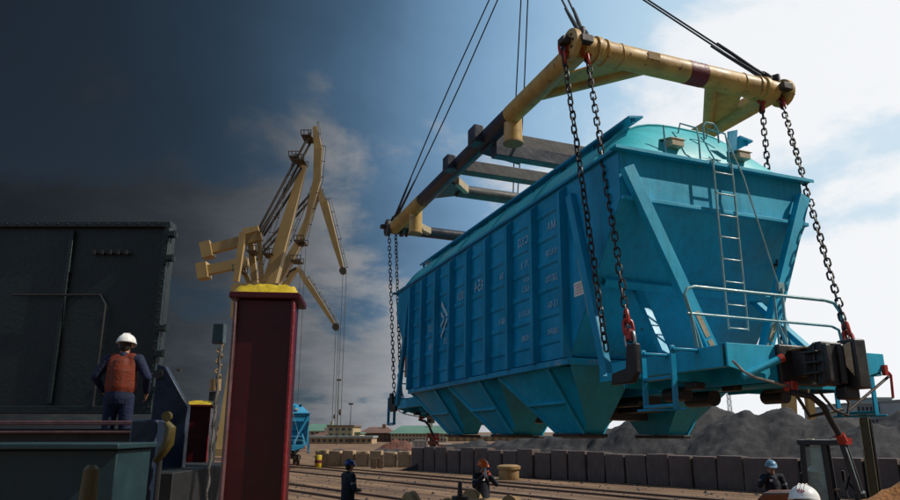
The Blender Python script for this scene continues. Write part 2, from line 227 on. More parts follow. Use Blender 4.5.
# ---------------------------------------------------------------- mesh helpers
def V(*a): return Vector(a[0]) if len(a)==1 else Vector(a)
class MB:
    def __init__(s): s.v=[]; s.f=[]
    def add(s,vs,fs):
        o=len(s.v); s.v+= [tuple(x) for x in vs]; s.f+=[tuple(i+o for i in f) for f in fs]; return s
    def box(s,c,sz,rot=None):
        c=V(c); h=V(sz)/2; m=rot if rot else Matrix.Identity(3)
        vs=[c+m@Vector((x*h.x,y*h.y,z*h.z)) for x in(-1,1) for y in(-1,1) for z in(-1,1)]
        return s.add(vs,[(0,1,3,2),(4,6,7,5),(0,4,5,1),(2,3,7,6),(0,2,6,4),(1,5,7,3)])
    def span(s,a,b):
        a,b=V(a),V(b); return s.box((a+b)/2,[abs(x) for x in (b-a)])
    def beam(s,p,q,w,h,up=(0,0,1),w2=None,h2=None):
        p,q=V(p),V(q); d=(q-p).normalized(); x=d.cross(V(up))
        if x.length<1e-4: x=d.cross(Vector((1,0,0)))
        x.normalize(); y=x.cross(d).normalized()
        w2=w if w2 is None else w2; h2=h if h2 is None else h2
        vs=[]
        for P,a,b in ((p,w,h),(q,w2,h2)):
            for i,j in((-1,-1),(1,-1),(1,1),(-1,1)): vs.append(P+x*(i*a/2)+y*(j*b/2))
        return s.add(vs,[(3,2,1,0),(4,5,6,7),(0,1,5,4),(1,2,6,5),(2,3,7,6),(3,0,4,7)])
    def channel(s,p,q,w,h,t=.012,up=(0,0,1)):      # U section, open side down the -y side
        p,q=V(p),V(q); d=(q-p).normalized(); x=d.cross(V(up)); x.normalize(); y=x.cross(d).normalized()
        s.beam(p+y*(h/2-t/2),q+y*(h/2-t/2),w,t,up)
        for i in(-1,1): s.beam(p+x*(i*(w/2-t/2))-y*t/2,q+x*(i*(w/2-t/2))-y*t/2,t,h-t,up)
        return s
    def tube(s,path,r,seg=8,closed=False,cap=True,radii=None):
        P=[V(p) for p in path]; n=len(P); rings=[]; prev=None
        for i,p in enumerate(P):
            if closed: d=(P[(i+1)%n]-P[i-1])
            else: d=(P[min(i+1,n-1)]-P[max(i-1,0)])
            d.normalize()
            if prev is None:
                a=d.cross(Vector((0,0,1)))
                if a.length<.05: a=d.cross(Vector((1,0,0)))
            else: a=prev-d*prev.dot(d)
            a.normalize(); prev=a; b=d.cross(a); rr=radii[i] if radii else r
            rings.append([p+(a*math.cos(2*math.pi*k/seg)+b*math.sin(2*math.pi*k/seg))*rr for k in range(seg)])
        o=len(s.v)
        for rg in rings: s.v+=[tuple(x) for x in rg]
        for i in range(n if closed else n-1):
            j=(i+1)%n
            for k in range(seg):
                l=(k+1)%seg; s.f.append((o+i*seg+k,o+i*seg+l,o+j*seg+l,o+j*seg+k))
        if cap and not closed:
            s.f.append(tuple(o+k for k in reversed(range(seg)))); s.f.append(tuple(o+(n-1)*seg+k for k in range(seg)))
        return s
    def plate(s,poly,t):        # planar polygon of 3D points thickened by t along its normal (both sides)
        P=[V(p) for p in poly]; nn=Vector((0,0,0))
        for i in range(len(P)): nn+= (P[i]-P[0]).cross(P[(i+1)%len(P)]-P[0])
        nn.normalize(); n=len(P)
        vs=[p+nn*t/2 for p in P]+[p-nn*t/2 for p in P]
        fs=[tuple(range(n)),tuple(reversed(range(n,2*n)))]+[(i,i+n,(i+1)%n+n,(i+1)%n) for i in range(n)]
        return s.add(vs,fs)
    def lathe(s,prof,c=(0,0,0),axis=(0,0,1),seg=20,arc=None):
        c=V(c); ax=V(axis).normalized(); a=ax.cross(Vector((1,0,0)));
        if a.length<.1: a=ax.cross(Vector((0,1,0)))
        a.normalize(); b=ax.cross(a); o=len(s.v)
        for r,z in prof:
            for k in range(seg):
                t=2*math.pi*k/seg; s.v.append(tuple(c+ax*z+(a*math.cos(t)+b*math.sin(t))*max(r,1e-4)))
        for i in range(len(prof)-1):
            for k in range(seg):
                l=(k+1)%seg; s.f.append((o+i*seg+k,o+i*seg+l,o+(i+1)*seg+l,o+(i+1)*seg+k))
        s.f.append(tuple(o+k for k in reversed(range(seg)))); m=(len(prof)-1)*seg; s.f.append(tuple(o+m+k for k in range(seg)))
        return s
    def capsule(s,p,r0,q,r1,seg=12,sc=None):
        p,q=V(p),V(q); d=(q-p); L=d.length
        if L<1e-5: d=Vector((0,0,1)); L=0
        else: d.normalize()
        path=[];rad=[]
        for k in range(4): t=(k/3)*math.pi/2; path.append(p-d*r0*math.cos(t)); rad.append(max(r0*math.sin(t),r0*.05))
        for k in range(4): t=(k/3)*math.pi/2; path.append(q+d*(r1*math.sin(t)+1e-5)); rad.append(max(r1*math.cos(t),r1*.05))
        o=len(s.v); s.tube(path,1,seg,radii=rad)
        if sc is not None:     # squash about the axis p
            for i in range(o,len(s.v)):
                x=V(s.v[i])-p; s.v[i]=tuple(p+Vector((x.x*sc[0],x.y*sc[1],x.z*sc[2])))
        return s
    def mesh(s,name,mat,smooth=True,ang=35):
        me=bpy.data.meshes.new(name); me.from_pydata(s.v,[],s.f); me.validate(); 
        bm=bmesh.new(); bm.from_mesh(me); bmesh.ops.recalc_face_normals(bm,faces=bm.faces); bm.to_mesh(me); bm.free()
        if smooth:
            me.shade_smooth(); me.set_sharp_from_angle(angle=R_(ang))
        if mat: me.materials.append(mat)
        return me
    def build(s,name,mat,parent=None,bev=0,smooth=True,ang=35,**k):
        o=bpy.data.objects.new(name,s.mesh(name,mat,smooth,ang)); COL.objects.link(o)
        if parent: o.parent=parent
        if bev:
            b=o.modifiers.new('bevel','BEVEL'); b.width=bev; b.segments=2; b.limit_method='ANGLE'; b.angle_limit=R_(50); b.harden_normals=False
        return o
def tag(o,label=None,cat=None,group=None,kind=None):
    if label: o['label']=label
    if cat: o['category']=cat
    if group: o['group']=group
    if kind: o['kind']=kind
    return o
def empty(name,loc=(0,0,0),rz=0,label=None,cat=None,group=None,rot=None):
    o=bpy.data.objects.new(name,None); COL.objects.link(o); o.location=loc; o.empty_display_size=.2
    o.rotation_euler=rot if rot is not None else (0,0,rz)
    return tag(o,label,cat,group)
def copy_tree(o,parent=None,skip=()):
    c=o.copy(); COL.objects.link(c)
    if parent: c.parent=parent
    for ch in list(o.children):
        if ch.name.split('.')[0] in skip: continue
        copy_tree(ch,c,skip)
    return c
def bake(o):
    dg=bpy.context.evaluated_depsgraph_get(); dg.update(); me=bpy.data.meshes.new_from_object(o.evaluated_get(dg)); old=o.data; o.modifiers.clear(); o.data=me; return o
def text_mb(txt,size,place,mirror=False,ext=0.0,align='LEFT'):
    """letters as flat mesh; place(x,y)->3D point"""
    cu=bpy.data.curves.new('lettering','FONT'); cu.body=txt; cu.size=size; cu.align_x=align; cu.resolution_u=3
    o=bpy.data.objects.new('tmp_text',cu); COL.objects.link(o)
    dg=bpy.context.evaluated_depsgraph_get(); dg.update(); me=bpy.data.meshes.new_from_object(o.evaluated_get(dg))
    mb=MB(); mb.add([place(v.co.x,v.co.y) for v in me.vertices],[tuple(p.vertices) for p in me.polygons])
    bpy.data.objects.remove(o); return mb
# ================================================================ SETTING
g=MB()
gx=[-3000,-300,-60,-20,0,20,60,300,3000]; gy=[-300,-20,0,10,20,40,80,300,4000]
g.v=[(x,y,0) for y in gy for x in gx]; n=len(gx)
g.f=[(j*n+i,j*n+i+1,(j+1)*n+i+1,(j+1)*n+i) for j in range(len(gy)-1) for i in range(n-1)]
tag(g.build('ground',M['ground'],smooth=False),kind='structure')
TD=Vector((-math.sin(R_(37)),math.cos(R_(37)),0)); TN=Vector((math.cos(R_(37)),math.sin(R_(37)),0))
for off in (8.2,9.72,13.2,14.72,19.3,22.0,23.52):
    m=MB(); c=TN*off
    a=c-TD*30; b=c+TD*100
    m.beam(a+V(0,0,.04),b+V(0,0,.04),.07,.08)
    m.beam(a+V(0,0,.006),b+V(0,0,.006),.16,.012)
    tag(m.build('railway_rail',M['railsteel']),kind='structure')
# ================================================================ HOPPER WAGON
W=3.14; H=2.55; L=10.12; A0=1.396; BAY=.916; BAND=1.9
def hopper(name,label,cat,paintM,endM,roofM,detail=True):
    T=empty(name,(0,0,0),0,label,cat)
    def P(mb,n,mat=None,parent=None,bev=0,**k): return mb.build(n,mat or paintM,parent or T,bev,**k)
    # --- side walls with pressed horizontal corrugations
    for s,v0 in ((-1,0.0),(1,W)):
        m=MB()
        poly=[(v0-s*.006,0,H),(v0-s*.006,L,H),(v0-s*.006,L,BAND),(v0-s*.006,L-A0,0),(v0-s*.006,A0,0),(v0-s*.006,0,BAND)]
        m.plate(poly,.012)
        for k in range(6):
            w0=.40*k+.34
            m.add([(v0,A0+.02,w0),(v0+s*.022,A0+.02,w0-.03),(v0+s*.022,A0+.02,w0-.09),(v0,A0+.02,w0-.12),
                   (v0,L-A0-.02,w0),(v0+s*.022,L-A0-.02,w0-.03),(v0+s*.022,L-A0-.02,w0-.09),(v0,L-A0-.02,w0-.12)],
                  [(0,1,5,4),(1,2,6,5),(2,3,7,6),(3,2,1,0),(4,5,6,7)])
        wall=P(m,'side_wall',bev=.0)
        for k in range(9):
            u=A0+BAY*k; m=MB()
            h=.085
            m.add([(v0,u-h/2,-.03),(v0+s*.135,u-h/2,-.03),(v0+s*.135,u+h/2,-.03),(v0,u+h/2,-.03),
                   (v0,u-h/2,H-.02),(v0+s*.135,u-h/2,H-.14),(v0+s*.135,u+h/2,H-.14),(v0,u+h/2,H-.02)],
                  [(0,1,5,4),(1,2,6,5),(2,3,7,6),(3,2,1,0),(4,5,6,7)])
            P(m,'rib',bev=.008)
        m=MB(); m.span((v0-.03,A0-.06,-.13),(v0+.03 if s>0 else v0-.02,L-A0+.06,-.03)) if False else m.box((v0+s*.03,L/2,-.075),(.1,L-2*A0+.12,.09))
        P(m,'side_sill',bev=.01)
        m=MB(); m.box((v0+s*.02,L/2,H+.02),(.07,L+.02,.05)); P(m,'top_rail',bev=.01)
        m=MB()     # three sloped corner stanchions each end
        for e in (0,1):
            f=lambda u: u if e==0 else L-u
            m=MB(); m.channel((v0+s*.05,f(1.17),2.3),(v0+s*.05,f(.42),-.34),.14,.09,up=(s,0,0)); P(m,'corner_stanchion',bev=.004)
            if detail:
                m=MB(); m.tube([(v0+s*.04,f(.98),1.3),(v0+s*.09,f(.95),1.28),(v0+s*.09,f(.72),.45),(v0+s*.04,f(.70),.43)],.012,8); P(m,'grab_iron',M['rail'])
    # --- roof: arched skin, hipped at both ends
    m=MB(); us=[0,.06,.15,.28,.42,.6,.8]+[.8+(L-1.6)*i/8 for i in range(1,8)]+[L-.8,L-.6,L-.42,L-.28,L-.15,L-.06,L]
    NV=24
    def rz(v,u):
        x=abs((v-W/2)/(W/2)); e=min(u,L-u); k=min(1,e/.8); k=math.sin(k*math.pi/2)**.9
        return H+.03+.86*(1-x**3.0)*k
    vv=[W/2-W/2*math.cos(math.pi*i/NV) for i in range(NV+1)]
    for u in us:
        for v in vv: m.v.append((v,u,rz(v,u)))
    for j in range(len(us)-1):
        for i in range(NV): a=j*(NV+1)+i; m.f.append((a,a+1,a+NV+2,a+NV+1))
    roof=P(m,'roof',roofM,ang=60)
    for u in (.62,2.5,4.2,5.9,7.6,L-.62):      # carlines welded over the skin
        m=MB(); m.tube([(v,u,rz(v,u)+.012) for v in vv[1:-1]],.022,6); P(m,'roof_seam',roofM,roof)
    for e in (0,1):
        f=lambda u: u if e==0 else L-u
        sg=1 if e==0 else -1
        m=MB(); m.box((W/2,f(-.05),H+.01),(W+.24,.16,.025)); m.box((W/2,f(-.125),H+.0),(W+.24,.012,.05)); P(m,'rim_flange',endM,bev=.004)
        m=MB(); m.box((W/2,f(.006),(H+BAND)/2),(W-.03,.012,H-BAND-.01)); P(m,'end_band',endM)
        m=MB(); m.plate([(.012,f(.0),BAND),(W-.012,f(.0),BAND),(W-.012,f(A0),0),(.012,f(A0),0)],.012); P(m,'end_slope',endM)
        # stiffener across the slope
        m=MB(); nz=Vector((0,-1.9*sg,-1.396)).normalized()
        q=f(.70); m.channel(V(.12,q,.95)+nz*.05,V(W-.12,q,.95)+nz*.05,.11,.09,up=nz); P(m,'slope_stiffener',endM,bev=.004)
        m=MB(); m.box((W/2,f(-.03),BAND-.01),(W-.02,.07,.05)); P(m,'band_stiffener',endM,bev=.005)
        # V braces and the short struts
        for a,b in (((.07,-.07,2.30),(1.14,-.12,-.02)),((W-.07,-.07,2.30),(W-1.14,-.12,-.02))):
            m=MB(); m.channel((a[0],f(a[1]),a[2]),(b[0],f(b[1]),b[2]),.17,.11,up=(0,-sg,0)); P(m,'diagonal_brace',endM,bev=.004)
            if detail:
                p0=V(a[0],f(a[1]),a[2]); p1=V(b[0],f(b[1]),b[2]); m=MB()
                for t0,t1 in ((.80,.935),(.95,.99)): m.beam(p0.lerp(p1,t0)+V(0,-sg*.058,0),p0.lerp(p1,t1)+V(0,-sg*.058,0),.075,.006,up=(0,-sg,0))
                P(m,'painted_sun_strip',M['cream'])  # cream strips painted on as sunlight catching the brace
        for x,x2 in ((.70,.66),(W-.40,W-.72)):
            m=MB(); m.channel((x,f(.72),.88),(x2 if x<1 else W-.28,f(.16 if x<1 else -.22),-.09),.11,.08,up=(0,-sg,.4)); P(m,'strut',endM,bev=.004)
        # end floor / cross sill
        m=MB(); m.box((W/2,f(A0-.02),-.075),(W+.1,.09,.10)); P(m,'cross_sill',endM,bev=.01)
        # platform
        m=MB(); m.box((W/2,f(-.05),-.125),(2.3,2.24,.02)); P(m,'platform_deck',endM)
        for x in (.44,W-.44):
            m=MB(); m.channel((x,f(-1.15),-.24),(x,f(1.3),-.24),.24,.09,up=(-1 if x<1 else 1,0,0)); P(m,'platform_side_beam',endM,bev=.006)
        m=MB(); yb=f(-1.2); poly=[(.40,-.105),(2.74,-.105),(2.74,-.30),(2.3,-.42),(1.95,-.56),(1.2,-.56),(.85,-.46),(.40,-.36)]
        m.plate([(x,yb,z) for x,z in poly],.022); m.box((W/2,f(-1.15),-.112),(2.34,.1,.014)); P(m,'buffer_beam',endM,bev=.006)
        m=MB()
        for x in (.98,1.38,1.76,2.16): m.box((x,f(-.2),-.33),(.02,1.95,.34))
        m.box((W/2,f(.75),-.30),(2.3,.02,.34)); m.box((W/2,f(-.3),-.3),(2.3,.02,.3)); P(m,'underframe',endM)
        # lifting lugs with hook brackets
        for x in (-.02,W+.02):
            m=MB(); s=-1 if x<1 else 1
            m.plate([(x+s*.02,f(-.24),-.02),(x+s*.02,f(-.06),-.02),(x+s*.02,f(-.02),-.30),(x+s*.02,f(.28),-.34),(x+s*.02,f(.30),-.48),(x+s*.02,f(-.12),-.48),(x+s*.02,f(-.24),-.36)],.08)
            P(m,'lifting_bracket',M['black'],bev=.015)
        # stirrup steps
        for x in (.06,W-.06):
            m=MB()
            for u in (-.20,-.74): m.beam((x,f(u),-.10),(x,f(u),-.80),.022,.07,up=(1,0,0))
            for z in (-.45,-.76): m.box((x,f(-.47),z),(.09,.54,.035))
            m.box((x+(.17 if x<1 else -.17),f(-.20),-.14),(.36,.06,.03)); m.box((x+(.17 if x<1 else -.17),f(-.74),-.14),(.36,.06,.03))
            m.tube([(x-.05,f(-.1),-.80),(x+.05,f(-.84),-.80)],.015,6)
            P(m,'stirrup_step',paintM,bev=.006)
        # handrail
        u1=-.75
        m=MB(); r=.021
        m.tube([(.40,f(u1),-.11),(.34,f(u1),.3),(.28,f(u1),.50),(.33,f(u1),.575),(.43,f(u1),.605),(2.45,f(u1),.605),(2.60,f(u1),.58),(2.68,f(u1),.48),(2.72,f(u1),.2),(2.74,f(u1),-.11)],r,8)
        m.tube([(.30,f(u1),.28),(2.50,f(u1),.28),(2.62,f(u1),.24),(2.64,f(u1),.12),(2.64,f(u1),-.11)],.017,8)
        m.tube([(.29,f(u1),.45),(.46,f(u1),-.11)],.02,6)
        m.tube([(1.62,f(u1),.60),(1.62,f(u1),-.11)],.015,6); m.tube([(1.62,f(u1),.30),(1.78,f(u1),-.11)],.017,6)
        P(m,'handrail',M['rail'])
        # coupler
        m=MB()
        m.beam((1.40,f(-.6),-.31),(1.40,f(-1.45),-.31),.32,.28); m.beam((1.40,f(-1.20),-.31),(1.40,f(-1.27),-.31),.66,.44)
        m.beam((1.40,f(-1.42),-.31),(1.42,f(-1.58),-.32),.32,.30,w2=.46,h2=.44); m.box((1.45,f(-1.63),-.33),(.46,.12,.46)); m.box((1.62,f(-1.72),-.33),(.17,.22,.52)); m.box((1.27,f(-1.70),-.33),(.08,.08,.40)); m.box((1.55,f(-1.66),-.63),(.2,.14,.14))
        m.tube([(1.47,f(-1.70),-.12),(1.47,f(-1.70),-.54)],.045,12)
        cp=P(m,'coupler',M['black'],bev=.018)
        m=MB(); m.plate([(1.47,f(-1.752),-.14),(1.53,f(-1.79),-.10),(1.53,f(-1.79),-.46),(1.47,f(-1.752),-.36)],.012); P(m,'coupler_face',M['cream'],cp,bev=.004)
        for z in (-.43,-.32,-.21):
            m=MB(); m.box((1.34,f(-1.58),z),(.40,.20,.02)); P(m,'coupler_rib',M['black'],cp,bev=.004)
        m=MB(); m.beam((1.38,f(-1.28),-.14),(1.38,f(-1.50),-.14),.34,.02); P(m,'striker_plate',M['cream'],bev=.004)
        # brake gear, pipes and levers hanging from the beam
        m=MB(); m.tube([(.44,f(-1.24),-.30),(.52,f(-1.30),-.42),(.66,f(-1.32),-.48),(1.16,f(-1.32),-.56)],.014,8); P(m,'uncoupling_rod',M['steel'])
        m=MB(); m.tube([(.60,f(-1.2),-.46),(1.00,f(-1.32),-.27)],.04,12); rc=P(m,'angle_cock_pipe',endM)
        m=MB(); m.tube([(1.00,f(-1.32),-.27),(1.05,f(-1.335),-.248)],.045,12); P(m,'red_pipe_cap',M['red_link'],rc)
        m=MB(); m.box((1.16,f(-1.29),-.55),(.15,.08,.10)); m.box((1.16,f(-1.335),-.55),(.08,.03,.12)); P(m,'red_valve',M['red_link'],bev=.02)
        m=MB(); m.tube([(1.10,f(-1.34),-.62),(1.30,f(-1.42),-.66),(1.42,f(-1.45),-.76),(1.50,f(-1.46),-.92),(1.60,f(-1.46),-1.08)],.034,10); hs=P(m,'brake_hose',M['rubber'])
        m=MB(); m.tube([(1.585,f(-1.46),-1.05),(1.63,f(-1.46),-1.13)],.05,10); m.box((1.66,f(-1.46),-1.12),(.12,.06,.07)); P(m,'hose_head',M['red_link'],hs)
        m=MB()
        m.tube([(1.70,f(-1.1),-.5),(1.80,f(-1.25),-.78),(1.95,f(-1.28),-.84),(2.05,f(-1.24),-.70),(1.95,f(-1.2),-.5)],.016,8); m.tube([(2.05,f(-1.22),-.78),(2.78,f(-1.22),-.36)],.017,8); m.tube([(1.45,f(-1.0),-.5),(1.7,f(-1.0),-.85),(2.1,f(-1.1),-.76)],.02,8); P(m,'brake_pipe',M['cast'])
        m=MB(); m.box((2.70,f(-1.23),-.30),(.05,.05,.12)); m.tube([(2.74,f(-1.24),-.32),(2.75,f(-1.26),-.36),(2.73,f(-1.26),-.62)],.015,8); P(m,'release_lever',M['red_link'])
        for x,u_,z,r_,l_ in ((1.5,.3,-.58,.11,.5),(.9,.1,-.56,.09,.4),(2.0,-.4,-.58,.09,.35)):
            m=MB(); m.tube([(x,f(u_),z),(x,f(u_+l_),z)],r_,14); P(m,'brake_cylinder',M['black'],bev=.01)
        for x in (.7,1.25,1.9,2.3): m=MB(); m.box((x,f(-.3),-.50),(.14,.20,.08)); P(m,'brake_bracket',M['black'],bev=.01)
        # end ladder
        m=MB()
        for x in (1.42,1.74): m.tube([(x,f(-.02),2.62),(x,f(-.15),2.58),(x,f(-.15),.25)],.014,8)
        lad=P(m,'end_ladder',M['ladder'])
        for k in range(8):
            z=.27+k*.305; m=MB(); m.tube([(1.42,f(-.155),z+.03),(1.44,f(-.155),z),(1.72,f(-.155),z),(1.74,f(-.155),z+.03)],.011,6); P(m,'rung',M['ladder'],lad)
        m=MB(); m.tube([(1.80,f(-.04),3.02),(1.92,f(-.16),2.4),(2.10,f(-.17),1.7),(2.30,f(-.17),.98),(2.32,f(-.17),.92)],.013,6); m.box((2.34,f(-.17),.88),(.10,.06,.12)); m.tube([(2.34,f(-.2),.86),(2.1,f(-.4),-.1)],.02,6); P(m,'brake_cable',M['ladder'])
        # vents and grab hoops on the hip
        for x in (.98,2.14):
            z=rz(x,.17); m=MB(); m.plate([(x-.13,f(.24),z+.07),(x+.13,f(.24),z+.07),(x+.13,f(-.02),z+.0),(x-.13,f(-.02),z+.0)],.015); m.box((x,f(.09),z-.04),(.20,.20,.12)); P(m,'roof_vent',M['cream'],roof,bev=.006)
        for x in (1.34,1.84):
            z=rz(x,.25); m=MB(); m.tube([(x,f(.0),z-.5),(x-.02,f(-.03),z-.1),(x+.03,f(.05),z+.12),(x,f(.35),z+.32),(x-.02,f(.42),z+.1)],.013,6); P(m,'roof_grab_hoop',M['rail'],roof)
        m=MB(); z=rz(2.0,.3); m.tube([(1.62,f(.2),z-.02),(1.62,f(.2),z+.20),(1.68,f(.2),z+.27),(1.82,f(.2),z+.27),(1.88,f(.2),z+.18),(1.88,f(.2),z-.02)],.014,6); P(m,'roof_grab_hoop',M['rail'],roof)
        m=MB(); m.plate([(1.90,f(.05),z-.22),(2.03,f(.05),z-.22),(2.10,f(.05),z+.16),(1.92,f(.05),z+.10)],.02); P(m,'signal_bracket',paintM,roof)
        m=MB()
        for a_,b_ in (((.62,-.02),(.62,.55)),((1.0,.02),(1.9,.1))): pass
        m.tube([(.80,f(.04),H+.03),(.80,f(.05),rz(.8,.3)+.05)],.012,6); m.tube([(1.05,f(.06),H+.12),(1.75,f(.06),H+.16)],.010,6); P(m,'roof_handrail',M['rail'],roof)
    # running boards and hatches on the roof
    for x,s in ((.66,-1),(W-.66,1)):
        m=MB(); zz=rz(x,2)+.05; m.plate([(x-s*.04,.35,zz),(x-s*.04,L-.35,zz),(x+s*.20,L-.35,zz-.04),(x+s*.20,.35,zz-.04)],.03)
        for k in range(10): m.box((x+s*.1,.4+k*(L-.8)/9,zz-.06),(.05,.04,.10))
        P(m,'running_board',paintM,roof)
    for k in range(4):
        u=1.9+k*2.1; m=MB(); z=rz(W/2,u); m.lathe([(.30,-.02),(.30,.08),(.34,.09),(.34,.12),(.1,.17),(.0,.17)],(W/2,u,z),seg=24); P(m,'loading_hatch',roofM,roof)
    # centre sill
    m=MB(); m.box((W/2,L/2,-.30),(.5,L+2.2,.38)); P(m,'centre_sill',paintM,bev=.01)
    m=MB(); m.box((W/2,L/2,-.60),(.30,L-3.4,.24)); m.tube([(W/2-.3,1.6,-.6),(W/2-.3,L-1.6,-.6)],.05,8)
    for k in range(3): m.box((W/2,2.6+k*2.45,-.72),(.8,.4,.2))
    P(m,'brake_rigging',M['black'],bev=.01)
    # funnels, two rows of three, with discharge gates
    FL=(L-2*A0)/3
    for row in (0,1):
        for k in range(3):
            u0=A0+FL*k; u1=u0+FL; uc=(u0+u1)/2+.02
            X=lambda v: v if row==0 else W-v
            ua,ub=uc-.46,uc+.30; va,vb=.64,.98; zb=-1.03; zt=-.10; vi=1.10; cu=.66 if k==0 else .80; uA,uB=u0+.02,u1-.02
            m=MB(); TP=[(X(0),uA+cu,zt),(X(0),uB,zt),(X(vi),uB,zt),(X(vi),uA,zt),(X(.56),uA,zt)]; B4=[(X(va),ua,zb),(X(va),ub,zb),(X(vb),ub,zb),(X(vb),ua,zb)]
            m.add(TP+B4,[(0,1,6,5),(1,2,7,6),(2,3,8,7),(3,4,5,8),(4,0,5),(5,6,7,8),(0,4,3,2,1)])
            fu=P(m,'hopper_funnel',endM)
            m=MB(); T4=[TP[0],TP[1]]
            t=[V(x) for x in T4]; b=[V(x) for x in B4]
            out=Vector((-1 if row==0 else 1,0,-.55)).normalized()
            for fr in (0,1):
                p=t[fr]; q=b[fr]; m.beam(p+out*.012,q+out*.012,.08,.03,up=out)
            m.beam(t[0].lerp(b[0],.52)+out*.02,t[1].lerp(b[1],.52)+out*.02,.03,.05,up=out)
            m.plate([V((X(.0),uA,zt)),V((X(.56),uA+.01,zt)),V((X(.56),uA,zt)).lerp(b[0],.86)],.016)
            P(m,'funnel_rib',endM,fu,bev=.004)
            m=MB(); m.box((X((va+vb)/2),(ua+ub)/2,zb-.035),(vb-va+.10,ub-ua+.10,.05)); m.tube([(X(va-.06),ua-.02,zb-.03),(X(va-.06),ub+.05,zb-.03)],.025,8); gt=P(m,'discharge_gate',M['black'],fu,bev=.008)
    # stencils on the near side
    if detail:
        def L0(x0,w0): return lambda x,y: (-.006,x0+x,w0+y)
        st=[('454',4.39,1.55,.32),('2031',5.30,1.55,.25),('63.0',7.14,1.16,.24),('24.0',7.14,.76,.20),('750',6.24,.77,.20),
            ('МА',1.66,1.97,.18),('КАПР',1.66,1.57,.13),('ДЕПО',1.66,1.17,.13),('12 06',1.66,.77,.14),('18ВРК',1.66,.37,.12),
            ('СЗД',2.58,1.97,.18),('71 3',2.58,1.57,.16),('БЕЗ',2.58,1.17,.13),('62 4',2.58,1.33,.10),('КАЛ 12',2.57,.78,.12),('10.08',2.58,.38,.13),('56',3.55,1.57,.16),('88.4',3.50,.77,.15),
            ('ЦДМ',1.50,-.112,.09),('11',1.85,-.112,.09)]
        for t_,u_,w_,sz in st:
            vv_=-.0045-.013 if w_>0 else -.0822
            text_mb(t_,sz,(lambda u_,w_,vv_:(lambda x,y:(vv_,u_+x,w_+y)))(u_,w_,vv_)).build('stencil_lettering',M['white'],T,smooth=False)
        # the railway emblem: a folded arrow
        m=MB(); u0,w0=6.36,1.33
        for pts in ([(0,0),(.34,.30),(.30,.40),(-.10,.03)],[(0,-.02),(.34,-.34),(.30,-.42),(-.10,-.03)],[(.10,.0),(.34,.17),(.34,.07),(.2,0)],[(.10,-.02),(.34,-.2),(.34,-.1),(.2,-.02)]):
            m.plate([(-.026,u0+x,w0+y) for x,y in pts],.004)
        P(m,'railway_emblem',M['white'],smooth=False)
        # number plate text across the corner sill
        m=text_mb('МЯ50741',.10,lambda x,y:(.62-x,A0-.068,-.11+y)); P(m,'corner_number',M['white'],smooth=False)
        m=MB(); m.box((-.0035,1.10,.905),(.006,.25,.20)); sk=P(m,'sticker',M['sticker'])
        m=MB()
        for k,(a,b) in enumerate(((.0,.2),(.0,.17),(.03,.2),(.0,.2))): m.box((-.0078,1.10,.962-k*.038),(.002,.19 if k!=1 else .14,.007))
        P(m,'sticker_print',M['sticker_red'],sk)
        m=MB(); m.box((-.018,L-.95,.55),(.03,.14,.5)); P(m,'rusty_side_plate',M['fork_body'],bev=.01)
    return T
wag=hopper('hopper_wagon','large teal railway hopper wagon hanging in chains below the lifting frame','railway wagon',M['teal'],M['teal_end'],M['teal_roof'])
wag.location=WO; wag.rotation_euler=WROT.to_euler()
# ================================================================ LIFTING FRAME
FR=empty('lifting_spreader',WO,0,'big yellow and dark tubular lifting frame hung on ropes above the teal wagon','lifting frame',rot=WROT.to_euler())
FZ=4.5; X0,X1,U0,U1=-.02,3.65,.76,10.70; YB=M['yellow_beam']; DB=M['dark_beam']; GB=M['grey_beam']
def F(mb,n,mat,parent=FR,bev=0,**k): return mb.build(n,mat,parent,bev,**k)
for x in (X0,X1):
    F(MB().tube([(x,U0,FZ),(x,3.15,FZ)],.175,24),'side_beam_end',YB)
    F(MB().tube([(x,3.13,FZ),(x,8.15,FZ)],.170,24),'side_beam',DB)
    F(MB().tube([(x,8.13,FZ),(x,U1,FZ)],.175,24),'side_beam_end',YB)
    for u,l in ((3.22,.50),(8.9,.62)):
        st=F(MB().tube([(x+.06,u,FZ),(x+.06,u,FZ-l)],.165,24),'stub_post',YB)
        F(MB().tube([(x+.06,u,FZ-l-.001),(x+.06,u,FZ-l-.03)],.185,24),'stub_cap',M['tan_iron'],st)
F(MB().tube([(X0,U0,FZ),(X1,U0,FZ)],.185,24),'front_beam',YB)
F(MB().tube([(X0,U1,FZ),(X1,U1,FZ)],.155,20),'rear_beam',DB)
for x_ in (.62,2.95):
    m=MB(); m.tube([(x_+.012*math.sin(k),U0+.188*math.cos(k*.26),FZ+.188*math.sin(k*.26)) for k in range(24)],.009,6,closed=True); F(m,'weld_bead',YB)
m=MB(); m.box((1.15,U0-.186,FZ+.02),(.22,.012,.12)); F(m,'rating_plate',M['tan_iron'])
F(MB().tube([(1.86,U0,FZ),(2.20,U0,FZ)],.189,24),'maroon_band',M['beam_red'])
def band_text():
    # the worn lettering wraps on the beam's upper flank
    def pl(x,y):
        a=R_(8)+y/.19; return (2.15-x,U0-.191*math.cos(a),FZ+.191*math.sin(a))
    return text_mb('ИН',.17,pl)
F(band_text(),'band_lettering',M['sticker'],smooth=False)
